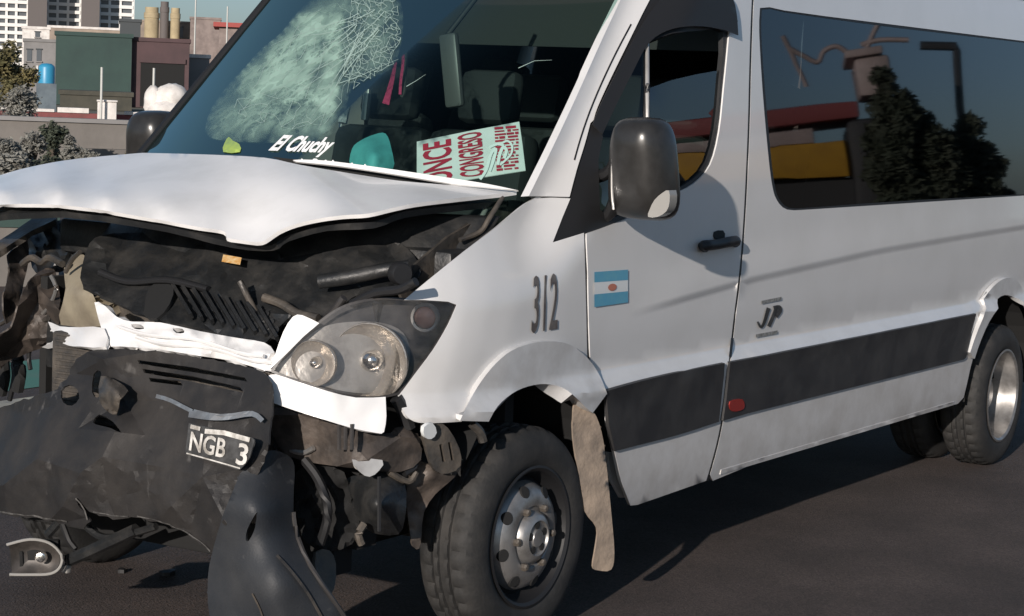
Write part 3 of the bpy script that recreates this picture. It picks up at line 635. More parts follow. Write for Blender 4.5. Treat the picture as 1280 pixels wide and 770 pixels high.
# ---------------------------------------------------------------- wheels
def tyre_mesh(R=.345, w=.205):
    h = w/2
    prof = [(.215, h-.012), (.225, h-.004), (.25, h+.004), (.285, h+.004), (.315, h-.004), (.333, h-.018), (.342, h-.034)]
    g = [(.345, h-.045), (.345, h-.066), (.335, h-.068), (.335, h-.076), (.3465, h-.078), (.3465, .012), (.336, .010), (.336, -.010)]
    half = prof+g; full = half+[(r, -y) for r, y in half[::-1]][1:]
    full = [(r*R/.345, y) for r, y in full]
    def mod(i, j, r):
        jj = min(j, len(full)-1-j)
        if jj in (6, 7, 8): return r-(.008 if i % 4 == 0 else 0)
        if jj in (11, 12): return r-(.006 if (i+2) % 4 == 0 else 0)
        return r
    return lathe_mesh('tyre', full, 144, mod)
TY = tyre_mesh()
def wheel(x, y, convex, out=-1, name='wheel'):
    wl = empty(name, (x, y, .345)); wl.parent = van
    if out == 1: wl.rotation_euler = (0, 0, math.pi)
    t = link('tyre', TY, M['tyre'], wl); TY.polygons.foreach_set('use_smooth', [True]*len(TY.polygons)); TY.set_sharp_from_angle(angle=R_(35))
    # local -Y is outwards
    if convex: prof = [(.222, -.098), (.226, -.104), (.218, -.106), (.208, -.098), (.198, -.060), (.188, -.045), (.174, -.058), (.160, -.088), (.135, -.104), (.112, -.108), (.100, -.107), (.094, -.100), (.086, -.100), (.078, -.118), (.068, -.126), (.056, -.130), (.052, -.123), (.030, -.123), (.027, -.129), (.0, -.131)]
    else: prof = [(.222, -.100), (.228, -.106), (.219, -.108), (.209, -.100), (.200, -.040), (.192, .020), (.178, .055), (.150, .075), (.105, .082), (.09, .03), (.085, -.02), (.07, -.03), (0, -.032)]
    if convex:
        link('rim_lip', lathe_mesh('rim_lip', prof[:7], 72), M['black'], wl, 35); prof = prof[6:]
    r = link('rim', lathe_mesh('rim', prof, 72), M['rim'], wl, 35)
    for k in range(8):
        a = 2*math.pi*k/8+.25
        if convex:
            me = lathe_mesh('vent_hole', [(.0, -.003), (.019, -.003), (.021, .0), (.019, .02)], 16); h = link('vent_hole', me, M['void'], wl, 40)
            h.location = (.150*math.cos(a), -.0950, .150*math.sin(a)); h.rotation_euler = Vector((math.cos(a)*.45, -1, math.sin(a)*.45)).to_track_quat('-Y', 'Z').to_euler()
    for k in range(6):
        a = 2*math.pi*k/6
        me = lathe_mesh('lug_nut', [(.0, -.022), (.009, -.021), (.0125, -.016), (.0125, .0)], 6); h = link('lug_nut', me, M['dmetal'], wl)
        h.location = (.0995*math.cos(a), -.104 if convex else .07, .0995*math.sin(a))
    if convex:
        for k in range(5):
            a = 2*math.pi*k/5+.4; me = lathe_mesh('hub_slot', [(.0, -.002), (.012, -.002), (.013, .003)], 12); h = link('hub_slot', me, M['void'], wl); h.location = (.041*math.cos(a), -.125, .041*math.sin(a))
    return wl
fw = wheel(-.02, -.855, True); fw.rotation_euler = (0, 0, R_(-2)); wheel(-.02, .855, True, 1)
wheel(RX, -.868, False); wheel(RX, -.60, False); wheel(RX, .868, False, 1); wheel(RX, .60, False, 1)
tube('axle', [(RX, -.8, .345), (RX, .8, .345)], .07, M['void'], van, 12); tube('axle', [(-.02, -.75, .33), (-.02, .75, .33)], .05, M['dmetal'], van, 10)
# inner wheel houses
for x0 in (-.02, RX):
    for s in (-1, 1):
        V = []; Fc = []
        for i in range(15):
            a = math.pi*(i/14)*(.80 if x0 < 1 else 1.0)
            for y in (.945, .52): V.append((x0+.47*math.cos(a), s*y, .36+.47*math.sin(a)))
        for i in range(14): Fc.append((2*i, 2*i+1, 2*i+3, 2*i+2))
        V.append((x0, s*.52, .36)); c = len(V)-1
        Fc += [(2*i+1, c, 2*i+3) for i in range(14)]
        if x0 < 1 and s > 0: continue
        me = bpy.data.meshes.new('wheel_house'); me.from_pydata(V, [], Fc); link('wheel_house', me, M['void'], van)
# torn liner hanging behind the front wheel
fl = sm([(721, 497), (741, 513), (752, 540), (758, 580), (764, 640), (768, 690), (764, 712), (748, 713), (741, 708), (745, 682), (746, 660), (732, 640), (727, 610), (718, 560), (716, 525)], 3, True)
panel('torn_wheel_liner', fl, tps([(721, 497, 'Y', -.965), (741, 515, 'Y', -.985), (720, 560, 'Y', -.955), (760, 580, 'Y', -1.0), (745, 640, 'Y', -.985), (768, 690, 'Y', -1.0), (744, 710, 'Y', -.97)], .012, 22, 3), M['flap'], van, step=8, thick=.006)
panel('door_jamb', [(760, 565), (771, 566), (786, 622), (776, 622), (764, 600)], plane('Y', -.905), M['silver'], van, step=10, thick=.01)
# ---------------------------------------------------------------- crushed front: hood
hc = [(645, 239, 'X', .06), (570, 229, 'X', -.04), (450, 214, 'X', -.16), (330, 197, 'X', -.28), (178, 192, 'X', -.22), (100, 197, 'X', -.22), (0, 220, 'X', -.28), (-70, 245, 'X', -.36),
      (-70, 268, 'X', -.70), (0, 256, 'X', -.74), (70, 256, 'X', -.79), (130, 263, 'X', -.81), (200, 275, 'X', -.80), (283, 297, 'X', -.73), (320, 302, 'X', -.71), (350, 285, 'X', -.67), (400, 273, 'X', -.63), (460, 270, 'X', -.57), (500, 256, 'X', -.43), (570, 248, 'X', -.22),
      (120, 225, 'X', -.52), (250, 245, 'X', -.62), (400, 238, 'X', -.48),
      (0, 243, 'X', -.71), (70, 243, 'X', -.76), (130, 250, 'X', -.78), (200, 262, 'X', -.77), (262, 277, 'X', -.728)]
hood_f = tps(hc, .012, 80, 2.0)
hood_out = sm([(178, 191), (255, 193), (330, 197), (375, 206), (440, 217), (500, 226), (560, 231), (600, 234), (646, 239)], 3)+sm([(646, 240), (570, 248), (520, 254), (490, 260), (460, 267), (430, 269), (400, 273), (370, 280), (348, 289), (330, 301), (320, 303)], 3)[1:]+sm([(320, 303), (300, 300), (284, 297), (280, 289), (250, 284), (200, 275), (130, 263), (70, 256), (0, 256), (-75, 269)], 3)[1:]+sm([(-75, 247), (0, 219), (50, 206), (100, 198), (178, 191)], 3)[:-1]
hood = panel('hood', hood_out, hood_f, M['hoodw'], van, step=9, thick=.012)
lip = sm([(366, 200), (380, 199.5), (410, 201), (450, 206), (500, 213), (560, 222), (610, 230), (648, 238)], 3)+sm([(600, 233), (560, 229), (500, 219), (450, 211), (410, 206), (385, 203.5), (370, 202)], 3)
panel('hood_rear_lip', lip, tps([(330, 195, 'X', -.31), (450, 208, 'X', -.19), (560, 223, 'X', -.08), (648, 238, 'X', .03), (450, 200, 'X', -.18)]), M['hoodw'], hood, step=5, thick=.008)
panel('hood_gap_shade', [(340, 196), (375, 200), (450, 208), (560, 226), (620, 236), (560, 236), (500, 232), (440, 222), (375, 210)], tps([(340, 198, 'X', -.28), (450, 212, 'X', -.15), (560, 228, 'X', -.045), (620, 236, 'X', .03), (450, 220, 'X', -.15)]), M['void'], hood, step=10, thick=.004)  # black sheet standing in for the shade in the slit below the lip
panel('hood_liner', [(x, y-3) for x, y in sm([(-60, 264), (70, 254), (200, 272), (283, 292), (330, 296), (350, 284), (400, 270), (460, 266), (500, 253), (570, 245), (630, 240)], 3)]+[(560, 231), (440, 217), (330, 202), (178, 197), (60, 210), (-60, 246)], (lambda f: (lambda P: f(P)+np.array([.03, .0, -.035])))(tps(hc)), M['dark'], hood, step=20, thick=.02)
# hinge bars at the cowl
tube('hood_hinge', [tuple(U(628, 247, 'X', .0)), tuple(U(612, 272, 'X', -.08)), tuple(U(600, 290, 'X', -.12)), tuple(U(575, 300, 'X', -.2))], .008, M['dmetal'], van, 8)
tube('hood_hinge', [tuple(U(612, 252, 'X', .03)), tuple(U(600, 275, 'X', -.05)), tuple(U(585, 293, 'X', -.1))], .008, M['lampgrey'], van, 8)
# cowl below the glass
box('cowl', (-.30, -.80, 1.12), (.0, .80, 1.24), M['dark'], van, bev=.02)
V = []; Fc = []
for i in range(25):
    y = -.80+1.60*i/24
    for z in (1.02, 1.15, 1.25, 1.33, 1.375 if y > -.55 else 1.34): V.append((float(glassX(y, max(z, 1.2)))-.035, y, z))
for i in range(24):
    for k in range(4): a = i*5+k; Fc.append((a, a+1, a+6, a+5))
me = bpy.data.meshes.new('cowl_screen'); me.from_pydata(V, [], Fc); me.update(); link('cowl_screen', me, M['dark'], van, 60).modifiers.new('s', 'SOLIDIFY').thickness = .01
box('firewall', (-.02, -.84, .45), (.03, .84, 1.24), M['void'], van)
panel('inner_fender', [(505, 378), (540, 349), (600, 302), (640, 272), (664, 252), (640, 250), (560, 296), (520, 330), (497, 360)], plane('Y', -.74), M['dmetal'], van, step=14, thick=.01)
box('inner_fender', (-.62, -.76, .50), (-.02, -.73, 1.10), M['void'], van)
box('inner_fender', (-.45, .70, .50), (-.02, .73, 1.05), M['void'], van)
# --- engine and its cover
box('engine_block', (-.52, -.42, .45), (-.08, .46, 1.02), M['dmetal'], van, bev=.03)
box('battery', (-.48, .50, .75), (-.2, .68, .98), M['dark'], van, bev=.015)
ec = [(105, 300, 'X', -.52), (105, 355, 'X', -.66), (150, 290, 'X', -.40), (170, 383, 'X', -.74), (300, 305, 'X', -.46), (330, 430, 'X', -.74), (500, 305, 'X', -.30), (525, 345, 'X', -.42), (420, 400, 'X', -.62), (250, 350, 'X', -.62)]
eco_ = sm([(112, 304), (128, 294), (160, 291), (215, 292), (260, 302), (300, 312), (345, 314), (352, 322), (385, 318), (430, 309), (480, 305), (500, 304), (518, 320), (526, 340), (516, 350), (480, 357), (440, 372), (420, 390), (405, 402), (380, 404), (360, 398), (340, 420), (325, 432), (300, 428), (250, 410), (205, 402), (165, 388), (140, 375), (104, 358), (102, 335)], 2, True)
ff, fl_ = folded(ec, eco_, 44, .035, 6, 24, .012)
cov = panel('engine_cover', eco_, ff, M['dark'], van, step=7, thick=.012, lines=fl_, fold=24)
def quadbar(name, a, b, wpx, f, m, parent, thick=.02):
    a = np.array(a, float); b = np.array(b, float); t = (b-a)/np.hypot(*(b-a)); nn = np.array([-t[1], t[0]])*wpx/2
    return panel(name, [tuple(a+nn), tuple(b+nn), tuple(b-nn), tuple(a-nn)], f, m, parent, step=6, thick=thick)
ecf = tps(ec); eco = lambda P: ecf(P)-dirs(P)*.035
for k in range(9):
    x = 214+13.5*k; y = 352+3.6*k
    quadbar('cover_rib', (x, y), (x+24, y+40), 4.2, eco, M['dark'], cov, .02)
panel('intake_opening', sm([(186, 360), (200, 354), (217, 358), (212, 380), (196, 398), (180, 392)], 2, True), lambda P: ecf(P)-dirs(P)*.030, M['void'], cov, step=6, thick=.01)
flat('warning_label', sq, sqT, [(277, 327), (300, 331), (302, 322), (279, 318)], lambda P: ecf(P)-dirs(P)*.05, M['label'], cov)
tube('cover_hose', [tuple(U(x, y, 'X', xx)) for x, y, xx in ((400, 352, -.58), (440, 346, -.55), (480, 338, -.5), (512, 334, -.47))], .022, M['dark'], van, 12)
lathe = lathe_mesh('filler_cap', [(0, -.02), (.03, -.02), (.034, -.012), (.034, .015)], 20); o = link('filler_cap', lathe, M['black'], van, 40); o.location = U(500, 342, 'X', -.50); o.rotation_euler = (0, R_(20), R_(-30))
for k in range(8):           # cylinders, brackets and pump bodies under the cover
    px = 215+k*14; q = U(px, 398+k*3.5, 'X', -.64)
    box('engine_bracket', (-.03, -.016, -.05), (.03, .016, .045), M['dmetal' if k % 2 else 'dark'], van, Matrix.Translation(Vector(q))@Matrix.Rotation(R_(18), 4, 'X'), .006)
for (a, m_, r_) in ((((180, 372), (195, 396), (240, 408), (300, 420)), 'black', .016), (((125, 340), (160, 352), (210, 350), (260, 362)), 'black', .012), (((330, 372), (352, 380), (372, 392), (398, 398)), 'dmetal', .014), (((300, 352), (320, 392), (330, 420)), 'dmetal', .010), (((430, 372), (418, 388), (398, 408)), 'bezel', .012), (((520, 352), (500, 362), (470, 366), (440, 380)), 'black', .014)):
    tube('engine_hose', [tuple(U(x, y, 'X', -.66)) for x, y in a], r_, M[m_], van, 8)
# --- radiator and white upper crossmember
rad = box('radiator', (-.74, -.48, .42), (-.69, .40, .92), M['dmetal'], van, bev=.008)
for k in range(24):
    z = .45+k*.02; box('radiator_fin', (-.748, -.46, z), (-.741, .38, z+.006), M['dmetal'], rad)
cm = sm([(118, 378), (132, 383), (146, 396), (165, 402), (200, 403), (250, 414), (300, 423), (330, 428), (343, 440), (344, 462), (330, 463), (295, 452), (250, 445), (200, 437), (150, 433), (128, 432), (128, 415)], 2, True)
cmf = tps([(118, 378, 'X', -.72), (128, 432, 'X', -.82), (200, 420, 'X', -.84), (250, 430, 'X', -.86), (330, 445, 'X', -.86), (343, 462, 'X', -.86), (165, 400, 'X', -.78), (300, 422, 'X', -.80)], .022, 20, 9, True)
panel('radiator_crossmember', cm, cmf, M['hoodw'], van, holes=[sm([(164, 405), (176, 406), (180, 411), (168, 411)], 2, True), sm([(216, 410), (228, 411), (230, 416), (220, 416)], 2, True)], step=5, thick=.02)
for a, b in (((150, 409), (330, 444)), ((170, 421), (340, 452))): tube('crossmember_edge', [tuple((lambda p: p+(CAM-p)*.003)(cmf([(a[0]+(b[0]-a[0])*t, a[1]+(b[1]-a[1])*t+3*math.sin(t*9))])[0])) for t in np.linspace(0, 1, 9)], .006, M['hoodw'], van, 6)
panel('crossmember_end', sm([(60, 402), (75, 408), (100, 409), (130, 410), (132, 433), (100, 433), (86, 432), (72, 424)], 2, True), tps([(60, 402, 'X', -.62), (100, 420, 'X', -.80), (132, 420, 'X', -.83), (75, 425, 'X', -.72), (100, 409, 'X', -.76)], .02, 25, 2), M['hoodw'], van, step=6, thick=.015)
panel('torn_white_edge', [(52, 434), (72, 425), (84, 432), (60, 436)], tps([(52, 434, 'X', -.5), (84, 432, 'X', -.72), (72, 425, 'X', -.68)]), M['hoodw'], van, step=6, thick=.006)
# --- reservoir and mangled far side
tank = sm([(80, 335), (92, 322), (104, 318), (112, 330), (110, 352), (118, 372), (126, 395), (126, 408), (76, 406), (78, 380), (82, 360)], 2, True)
panel('coolant_tank', tank, tps([(80, 335, 'X', -.45), (104, 318, 'X', -.42), (100, 365, 'X', -.62), (126, 400, 'X', -.60), (76, 406, 'X', -.52)], .02, 20, 1), M['beige'], van, step=6, thick=.10)
f1 = sm([(36, 352), (48, 340), (66, 334), (72, 352), (76, 380), (74, 404), (62, 420), (58, 432), (38, 440), (24, 446), (10, 452), (-20, 480), (-45, 470), (-30, 440), (0, 418), (14, 410), (22, 385), (28, 366)], 2, True)
ff, fl_ = folded([(66, 334, 'X', -.30), (76, 390, 'X', -.52), (40, 345, 'X', -.42), (20, 400, 'X', -.62), (45, 400, 'X', -.48), (-45, 470, 'X', -.62), (24, 446, 'X', -.48), (58, 430, 'X', -.46)], f1, 40, .055, 3, 11, .008)
panel('crumpled_far_fender', f1, ff, M['rust'], van, step=4.5, thick=.006, lines=fl_, fold=20)
panel('torn_fender_strip', sm([(10, 318), (22, 308), (34, 300), (36, 325), (30, 352), (22, 388), (8, 405), (4, 370), (12, 340)], 2, True), tps([(10, 318, 'X', -.38), (34, 300, 'X', -.28), (30, 352, 'X', -.36), (8, 405, 'X', -.5), (12, 350, 'X', -.45)], .04, 28, 7, True), M['rust'], van, step=4.5, thick=.006)
panel('bent_fender_edge', sm([(-40, 318), (0, 300), (30, 280), (58, 262), (68, 264), (70, 274), (40, 288), (0, 314), (-40, 338)], 2, True), tps([(-40, 328, 'X', -.55), (0, 305, 'X', -.42), (60, 266, 'X', -.15), (40, 285, 'X', -.28)], .03, 25, 3), M['dmetal'], van, step=5, thick=.02)
panel('inner_far_panel', sm([(34, 300), (70, 276), (100, 276), (120, 290), (104, 318), (84, 334), (66, 340), (44, 340), (38, 325)], 2, True), tps([(34, 300, 'X', -.18), (100, 276, 'X', -.10), (84, 334, 'X', -.28), (44, 340, 'X', -.28)], .06, 20, 8, True), M['dark'], van, step=5, thick=.006)
for pts, r_, m_ in ((((28, 330), (40, 322), (52, 328), (62, 322), (78, 330)), .012, 'dmetal'), (((14, 445), (18, 470), (12, 500)), .010, 'black'), (((3, 440), (6, 470), (2, 492)), .02, 'void'), (((20, 440), (25, 465), (22, 488)), .022, 'void'), (((40, 425), (36, 445), (38, 462)), .008, 'black'), (((50, 395), (60, 385), (70, 362), (64, 345)), .007, 'bare'), (((82, 340), (90, 325), (100, 315)), .008, 'dmetal'), (((0, 405), (20, 396), (40, 405), (60, 398)), .009, 'dmetal'), (((-10, 455), (10, 440), (30, 436), (52, 426)), .012, 'rust')):
    tube('torn_bracket', [tuple(U(x, y, 'X', -.45+.002*(40-x))) for x, y in pts], r_, M[m_], van, 7)
# --- near headlight
hl = sm([(340, 464), (352, 447), (372, 426), (392, 409)], 3)+sm([(392, 409), (412, 393), (432, 382), (455, 376), (480, 373), (505, 374)], 3)[1:]+[(530, 374.5), (560, 376), (570, 381)]+sm([(570, 381), (559, 406), (540, 437), (516, 469), (498, 492)], 3)[1:]+sm([(498, 492), (470, 497), (440, 495), (405, 487), (370, 476), (340, 464)], 3)[1:-1]
hlamp = panel('headlight', hl, body(-.085), M['bezel'], van, step=9, thick=.03)
panel('lamp_inner_chrome', sm([(346, 464), (362, 444), (388, 418), (412, 406), (445, 402), (480, 404), (504, 416), (513, 440), (508, 466), (494, 486), (465, 492), (430, 489), (395, 480)], 3, True), body(-.072), M['lampin'], hlamp, step=8, thick=.006)
panel('lamp_lens', hl, body(-.004), M['lens'], hlamp, step=9, thick=0)
ribbon('lamp_rim', [hl+[hl[0]]], [3.2], body(-.002), M['bezel'], hlamp)
def bowl(px, py, r, depth, m, off=-.072):
    c = body(off)([(px, py)])[0]; n = 26
    prof = [(r*1.02, .012), (r*1.02, -.002), (r*.99, -.004)]+[(r*k, depth*(1-k*k)) for k in np.linspace(.96, .05, 9)]+[(0, depth)]
    me = lathe_mesh('lamp_reflector', prof, 40); o = link('lamp_reflector', me, m, hlamp, 50)
    ax = Vector((.93, .33, .05)).normalized(); o.location = Vector(c)+ax*.0-ax*.03; o.rotation_euler = ax.to_track_quat('Y', 'Z').to_euler(); return o, Vector(c), ax
b1, c1, ax = bowl(465, 450, .112, .06, M['bowl']); b2, c2, _ = bowl(396, 452, .066, .045, M['bowl'])
for (cc, r_) in ((c1, .030), (c2, .016)):
    me = lathe_mesh('lamp_bulb', [(0, -.02), (r_*.7, -.015), (r_, 0), (r_, .04)], 18); o = link('lamp_bulb', me, M['chrome'], hlamp, 50); o.location = cc-ax*.02; o.rotation_euler = ax.to_track_quat('Y', 'Z').to_euler()
me = lathe_mesh('indicator_bulb', [(0, -.014), (.022, -.010), (.032, 0), (.034, .01), (.034, .03)], 22); o = link('indicator_bulb', me, M['amber'], hlamp, 50); o.location = body(-.045)([(531, 397)])[0]; o.rotation_euler = ax.to_track_quat('Y', 'Z').to_euler()
ring_ = lathe_mesh('indicator_ring', [(.034, -.006), (.041, -.008), (.043, 0), (.041, .02), (.034, .02)], 24); o = link('indicator_ring', ring_, M['lampgrey'], hlamp, 40); o.location = body(-.048)([(531, 397)])[0]; o.rotation_euler = ax.to_track_quat('Y', 'Z').to_euler()
# white corner pieces round the lamp
panel('lamp_corner_panel', sm([(338, 461), (345, 440), (354, 415), (366, 396), (378, 394), (399, 404)], 2)+[(380, 420), (356, 444)], body(.004), M['hoodw'], van, step=6, thick=.012)
panel('bumper_top_panel', sm([(335, 470), (345, 468), (375, 478), (410, 489), (445, 497), (482, 496)], 2)+sm([(483, 520), (480, 540), (470, 541), (440, 535), (400, 523), (365, 512), (337, 502)], 2), tps([(335, 470, 'X', -.93), (410, 500, 'X', -.88), (482, 496, 'X', -.74), (480, 540, 'X', -.77), (337, 502, 'X', -.94)], .006, 30, 1), M['hoodw'], van, step=7, thick=.012)
# --- torn bumper
bc = [(-60, 560, 'X', -.62), (0, 512, 'X', -.70), (60, 492, 'X', -.84), (100, 445, 'X', -.86), (150, 437, 'X', -.90), (240, 447, 'X', -.92), (332, 472, 'X', -.95), (338, 525, 'X', -1.0), (235, 550, 'X', -1.03), (315, 570, 'X', -1.03), (160, 520, 'X', -.98), (60, 560, 'X', -1.0), (0, 600, 'X', -.95), (140, 585, 'X', -1.08), (250, 620, 'X', -1.12), (262, 690, 'X', -1.06), (160, 640, 'X', -1.0), (100, 650, 'X', -1.02), (0, 645, 'X', -.92), (-60, 640, 'X', -.8), (300, 620, 'X', -1.06), (200, 480, 'X', -.94), (130, 490, 'X', -.88)]
bo = sm([(-60, 552), (-20, 522), (20, 502), (62, 490), (82, 474), (92, 455), (110, 440), (150, 436), (200, 440), (250, 447), (300, 456), (334, 470), (341, 500), (338, 530), (332, 570), (312, 610), (285, 655), (263, 692)], 3)+sm([(263, 692), (235, 668), (205, 655), (170, 648), (140, 648), (112, 640), (98, 622)], 3)[1:]+[(92, 624), (106, 640), (112, 652), (104, 660), (86, 655)]+sm([(86, 655), (40, 648), (0, 643), (-60, 636)], 3)[1:]
bh = [[(172, 450), (240, 459), (306, 472), (309, 477), (240, 465), (174, 455)], [(178, 461), (240, 470), (300, 484), (305, 491), (240, 477), (180, 466)], [(186, 472), (225, 476), (228, 482), (188, 477)], sm([(76, 488), (86, 481), (96, 486), (99, 498), (90, 507), (79, 503)], 2, True), sm([(117, 468), (126, 464), (127, 490), (121, 497), (115, 490)], 2, True), sm([(116, 528), (124, 518), (140, 526), (152, 541), (138, 535), (126, 532)], 2, True)]
_rg = random.Random(11); bo = [(x+_rg.uniform(-1.6, 1.6), y+_rg.uniform(-1.8, 1.8)) if (y > 560 or x < 100) else (x+_rg.uniform(-.6, .6), y+_rg.uniform(-.8, .8)) for x, y in dens(bo, 5)]
bf, bl = folded(bc, bo, 62, .030, 4, 26, .006)
bump = panel('bumper', bo, bf, M['plastic'], van, holes=bh, step=5.5, thick=.006, lines=bl, fold=16)
bfo = lambda k: (lambda P: bf(P)+(CAM-bf(P))*k)
panel('bumper_bruise', sm([(126, 470), (146, 476), (160, 488), (150, 500), (146, 518), (134, 514), (124, 500)], 2, True), tps([(126, 470, 'X', -.9), (160, 488, 'X', -.98), (134, 514, 'X', -.99), (140, 490, 'X', -1.02)], .03, 14, 2), M['dmetal'], bump, step=4, thick=.004)
for seg, wd_ in (([(263, 690), (250, 677), (235, 666), (205, 653), (172, 646)], 1.8), ([(160, 645), (140, 645), (116, 640)], 1.4), ([(84, 652), (40, 645), (0, 640), (-40, 636)], 2.2), ([(94, 622), (106, 638), (110, 650)], 1.6)):     # whitened plastic along tears and folds
    ribbon('stress_mark', [[(x+random.uniform(-1, 1), y+random.uniform(-1, 1)) for x, y in dens(seg, 7, False)]], [lambda t, q=wd_: q*(.35+.65*abs(math.sin(9*t+q)))], bfo(.0012), M['stress'], bump)
ribbon('grille_strip', [sm([(195, 495), (212, 500), (232, 510), (240, 514)], 3), sm([(236, 517), (262, 521), (285, 521), (315, 517), (328, 526)], 3), sm([(242, 513), (275, 519), (312, 515)], 3)], [5, lambda s: 9-3*s, 3], bfo(.006), M['bare'], bump)
# number plate
plate_f = tps([(234, 529, 'X', -1.075), (314, 549, 'X', -1.085), (232, 568, 'X', -1.085), (306, 587, 'X', -1.09), (270, 556, 'X', -1.088)], .004, 30, 1)
plate = panel('number_plate', sm([(236, 529), (260, 534), (290, 541), (315, 547), (318, 552)], 2)+sm([(312, 572), (300, 587), (285, 583), (255, 574), (233, 568), (232, 562)], 2), plate_f, M['blackp'], van, step=6, thick=.004)
po = lambda k: (lambda P: plate_f(P)+(CAM-plate_f(P))*k)
def row(s, x0, y0, x1, y1, h): return [(x0-3, y0+h), (x1-3, y1+h), (x1, y1), (x0, y0)]
write('plate_letters', 'NGB', [(236, 563), (280, 573), (284, 549), (239, 539)], po(.0008), M['platew'], plate, bold=.02)
write('plate_letters', '3', [(294, 580), (307, 583), (312, 556), (299, 553)], po(.0008), M['platew'], plate, bold=.02)
ribbon('plate_header', [[(238, 533), (250, 536)], [(256, 539), (280, 541), (312, 550)]], [5, 6], po(.0009), M['platew'], plate)
ribbon('plate_border', [[(233, 566.5), (255, 572.5), (285, 581), (300, 585.5)]], [1.6], po(.0009), M['platew'], plate)
# hanging bumper corner
kc = [(300, 590, 'X', -1.06), (340, 563, 'X', -.98), (366, 580, 'X', -.88), (325, 640, 'X', -1.10), (372, 660, 'X', -.92), (268, 700, 'X', -1.06), (430, 772, 'X', -.88), (350, 730, 'X', -1.10), (270, 800, 'X', -1.05), (440, 810, 'X', -.86)]
kor = sm([(300, 592), (318, 574), (338, 563), (358, 568), (368, 582), (367, 620), (368, 655), (378, 690), (400, 728), (428, 768), (448, 806)], 3)+sm([(400, 818), (340, 820), (280, 812), (262, 770), (260, 720), (268, 680), (280, 640)], 3)
kf = tps(kc, .014, 70, 2, True)
kb = panel('bumper_corner', kor, kf, M['plastic2'], van, step=7, thick=.008, holes=[sm([(309, 662), (316, 648), (322, 640), (319, 660), (311, 676), (307, 674)], 2, True)])
ribbon('corner_crease', [sm([(346, 694), (365, 715), (385, 742), (400, 768), (415, 795)], 3), sm([(315, 742), (325, 762), (332, 785)], 3)], [3.5, 2], lambda P: kf(P)+(CAM-kf(P))*.0015, M['dmetal'], kb)
tube('corner_edge', [tuple((lambda p: p+(CAM-p)*.001)(kf([q])[0])) for q in sm([(367, 640), (369, 658), (379, 690), (401, 728), (429, 768), (448, 804)], 2)], .007, M['bezel'], kb, 6, 1)
# fog lamp dangling below
fc = Vector(U(45, 696, 'X', -.96)); fogl = empty('fog_lamp', tuple(fc)); fogl.parent = van; fogl.scale = (.82, .82, .82); fogl.rotation_euler = (R_(-4), R_(2), R_(36))
def dshape(k=1.0):  # outline in local Y (left +) Z
    p = [(.105, .05), (.02, .066), (-.05, .05), (-.092, .005), (-.088, -.04), (-.05, -.066), (.03, -.066), (.10, -.062)]
    return [np.array(q)*k for q in sm(p, 4)]
R1 = dshape(); tube('lamp_ring', [(-.0, q[0], q[1]) for q in R1], .006, M['indgrey'], fogl, 8, 1)
V = [(.06, .01, 0.0)]; R2 = dshape(.92)+[np.array((.09, .0))]
V += [(0.0, q[0], q[1]) for q in R2]; n_ = len(R2)
me = bpy.data.meshes.new('lamp_bowl'); me.from_pydata(V, [], [(0, i+1, (i+1) % n_+1) for i in range(n_)]); o = link('lamp_bowl', me, M['foggrey'], fogl, 60)
me = lathe_mesh('lamp_bulb', [(0, -.028), (.018, -.024), (.024, -.012), (.014, 0), (.014, .03)], 16); o = link('lamp_bulb', me, M['chrome'], fogl, 50); o.rotation_euler = (0, 0, R_(-90)); o.location = (-.0, -.02, .0)
box('lamp_bracket', (.04, -.08, -.04), (.09, .06, .05), M['void'], fogl, None, .008)
box('lamp_shroud', (.02, .05, -.045), (.05, .10, .02), M['void'], fogl, None, .008)
for pts, r_, m_ in ((((78, 655), (86, 675), (95, 690), (84, 706)), .010, 'black'), (((86, 700), (110, 690), (140, 676), (170, 662)), .020, 'dark'), (((60, 668), (72, 655), (80, 645)), .014, 'dark'), (((110, 660), (130, 672), (160, 668), (195, 658)), .012, 'dark')):
    tube('lamp_wire', [tuple(U(x, y, 'X', -.86)) for x, y in pts], r_, M[m_], van, 7)
box('lamp_clip', (-.01, -.012, -.012), (.01, .012, .012), M['lampgrey'], van, Matrix.Translation(Vector(U(83, 711, 'X', -.87))), .003)
# --- structure under the headlight
ib = sm([(340, 508), (380, 520), (420, 531), (470, 545), (520, 548), (526, 575), (500, 590), (450, 586), (400, 580), (360, 570), (342, 545)], 2, True)
ff, fl_ = folded([(340, 510, 'X', -.84), (420, 531, 'X', -.78), (520, 550, 'X', -.62), (500, 590, 'X', -.64), (400, 580, 'X', -.78), (440, 560, 'X', -.80)], ib, 26, .025, 5, 16, .004)
panel('impact_beam', ib, ff, M['rust'], van, step=6, thick=.05, lines=fl_, fold=20)
for x in (424, 432, 440): tube('beam_rib', [tuple(U(x, y, 'X', -.84)) for y in (530, 545, 562)], .006, M['bezel'], van, 6)
panel('white_tab', sm([(440, 574), (478, 575), (474, 588), (462, 596), (450, 590)], 2, True), tps([(440, 574, 'X', -.80), (478, 575, 'X', -.74), (460, 596, 'X', -.78)]), M['lampgrey'], van, step=5, thick=.006)
panel('air_duct', sm([(433, 598), (452, 594), (476, 592), (500, 596), (508, 615), (506, 650), (498, 668), (474, 668), (456, 660), (444, 640), (438, 620)], 2, True), tps([(433, 598, 'X', -.66), (470, 630, 'X', -.80), (505, 615, 'X', -.62), (474, 668, 'X', -.68), (440, 630, 'X', -.68)], .01, 20, 3), M['dark'], van, step=6, thick=.06)
tube('air_duct_rib', [tuple(U(474, y, 'X', -.815)) for y in (596, 620, 645, 664)], .006, M['black'], van, 6)
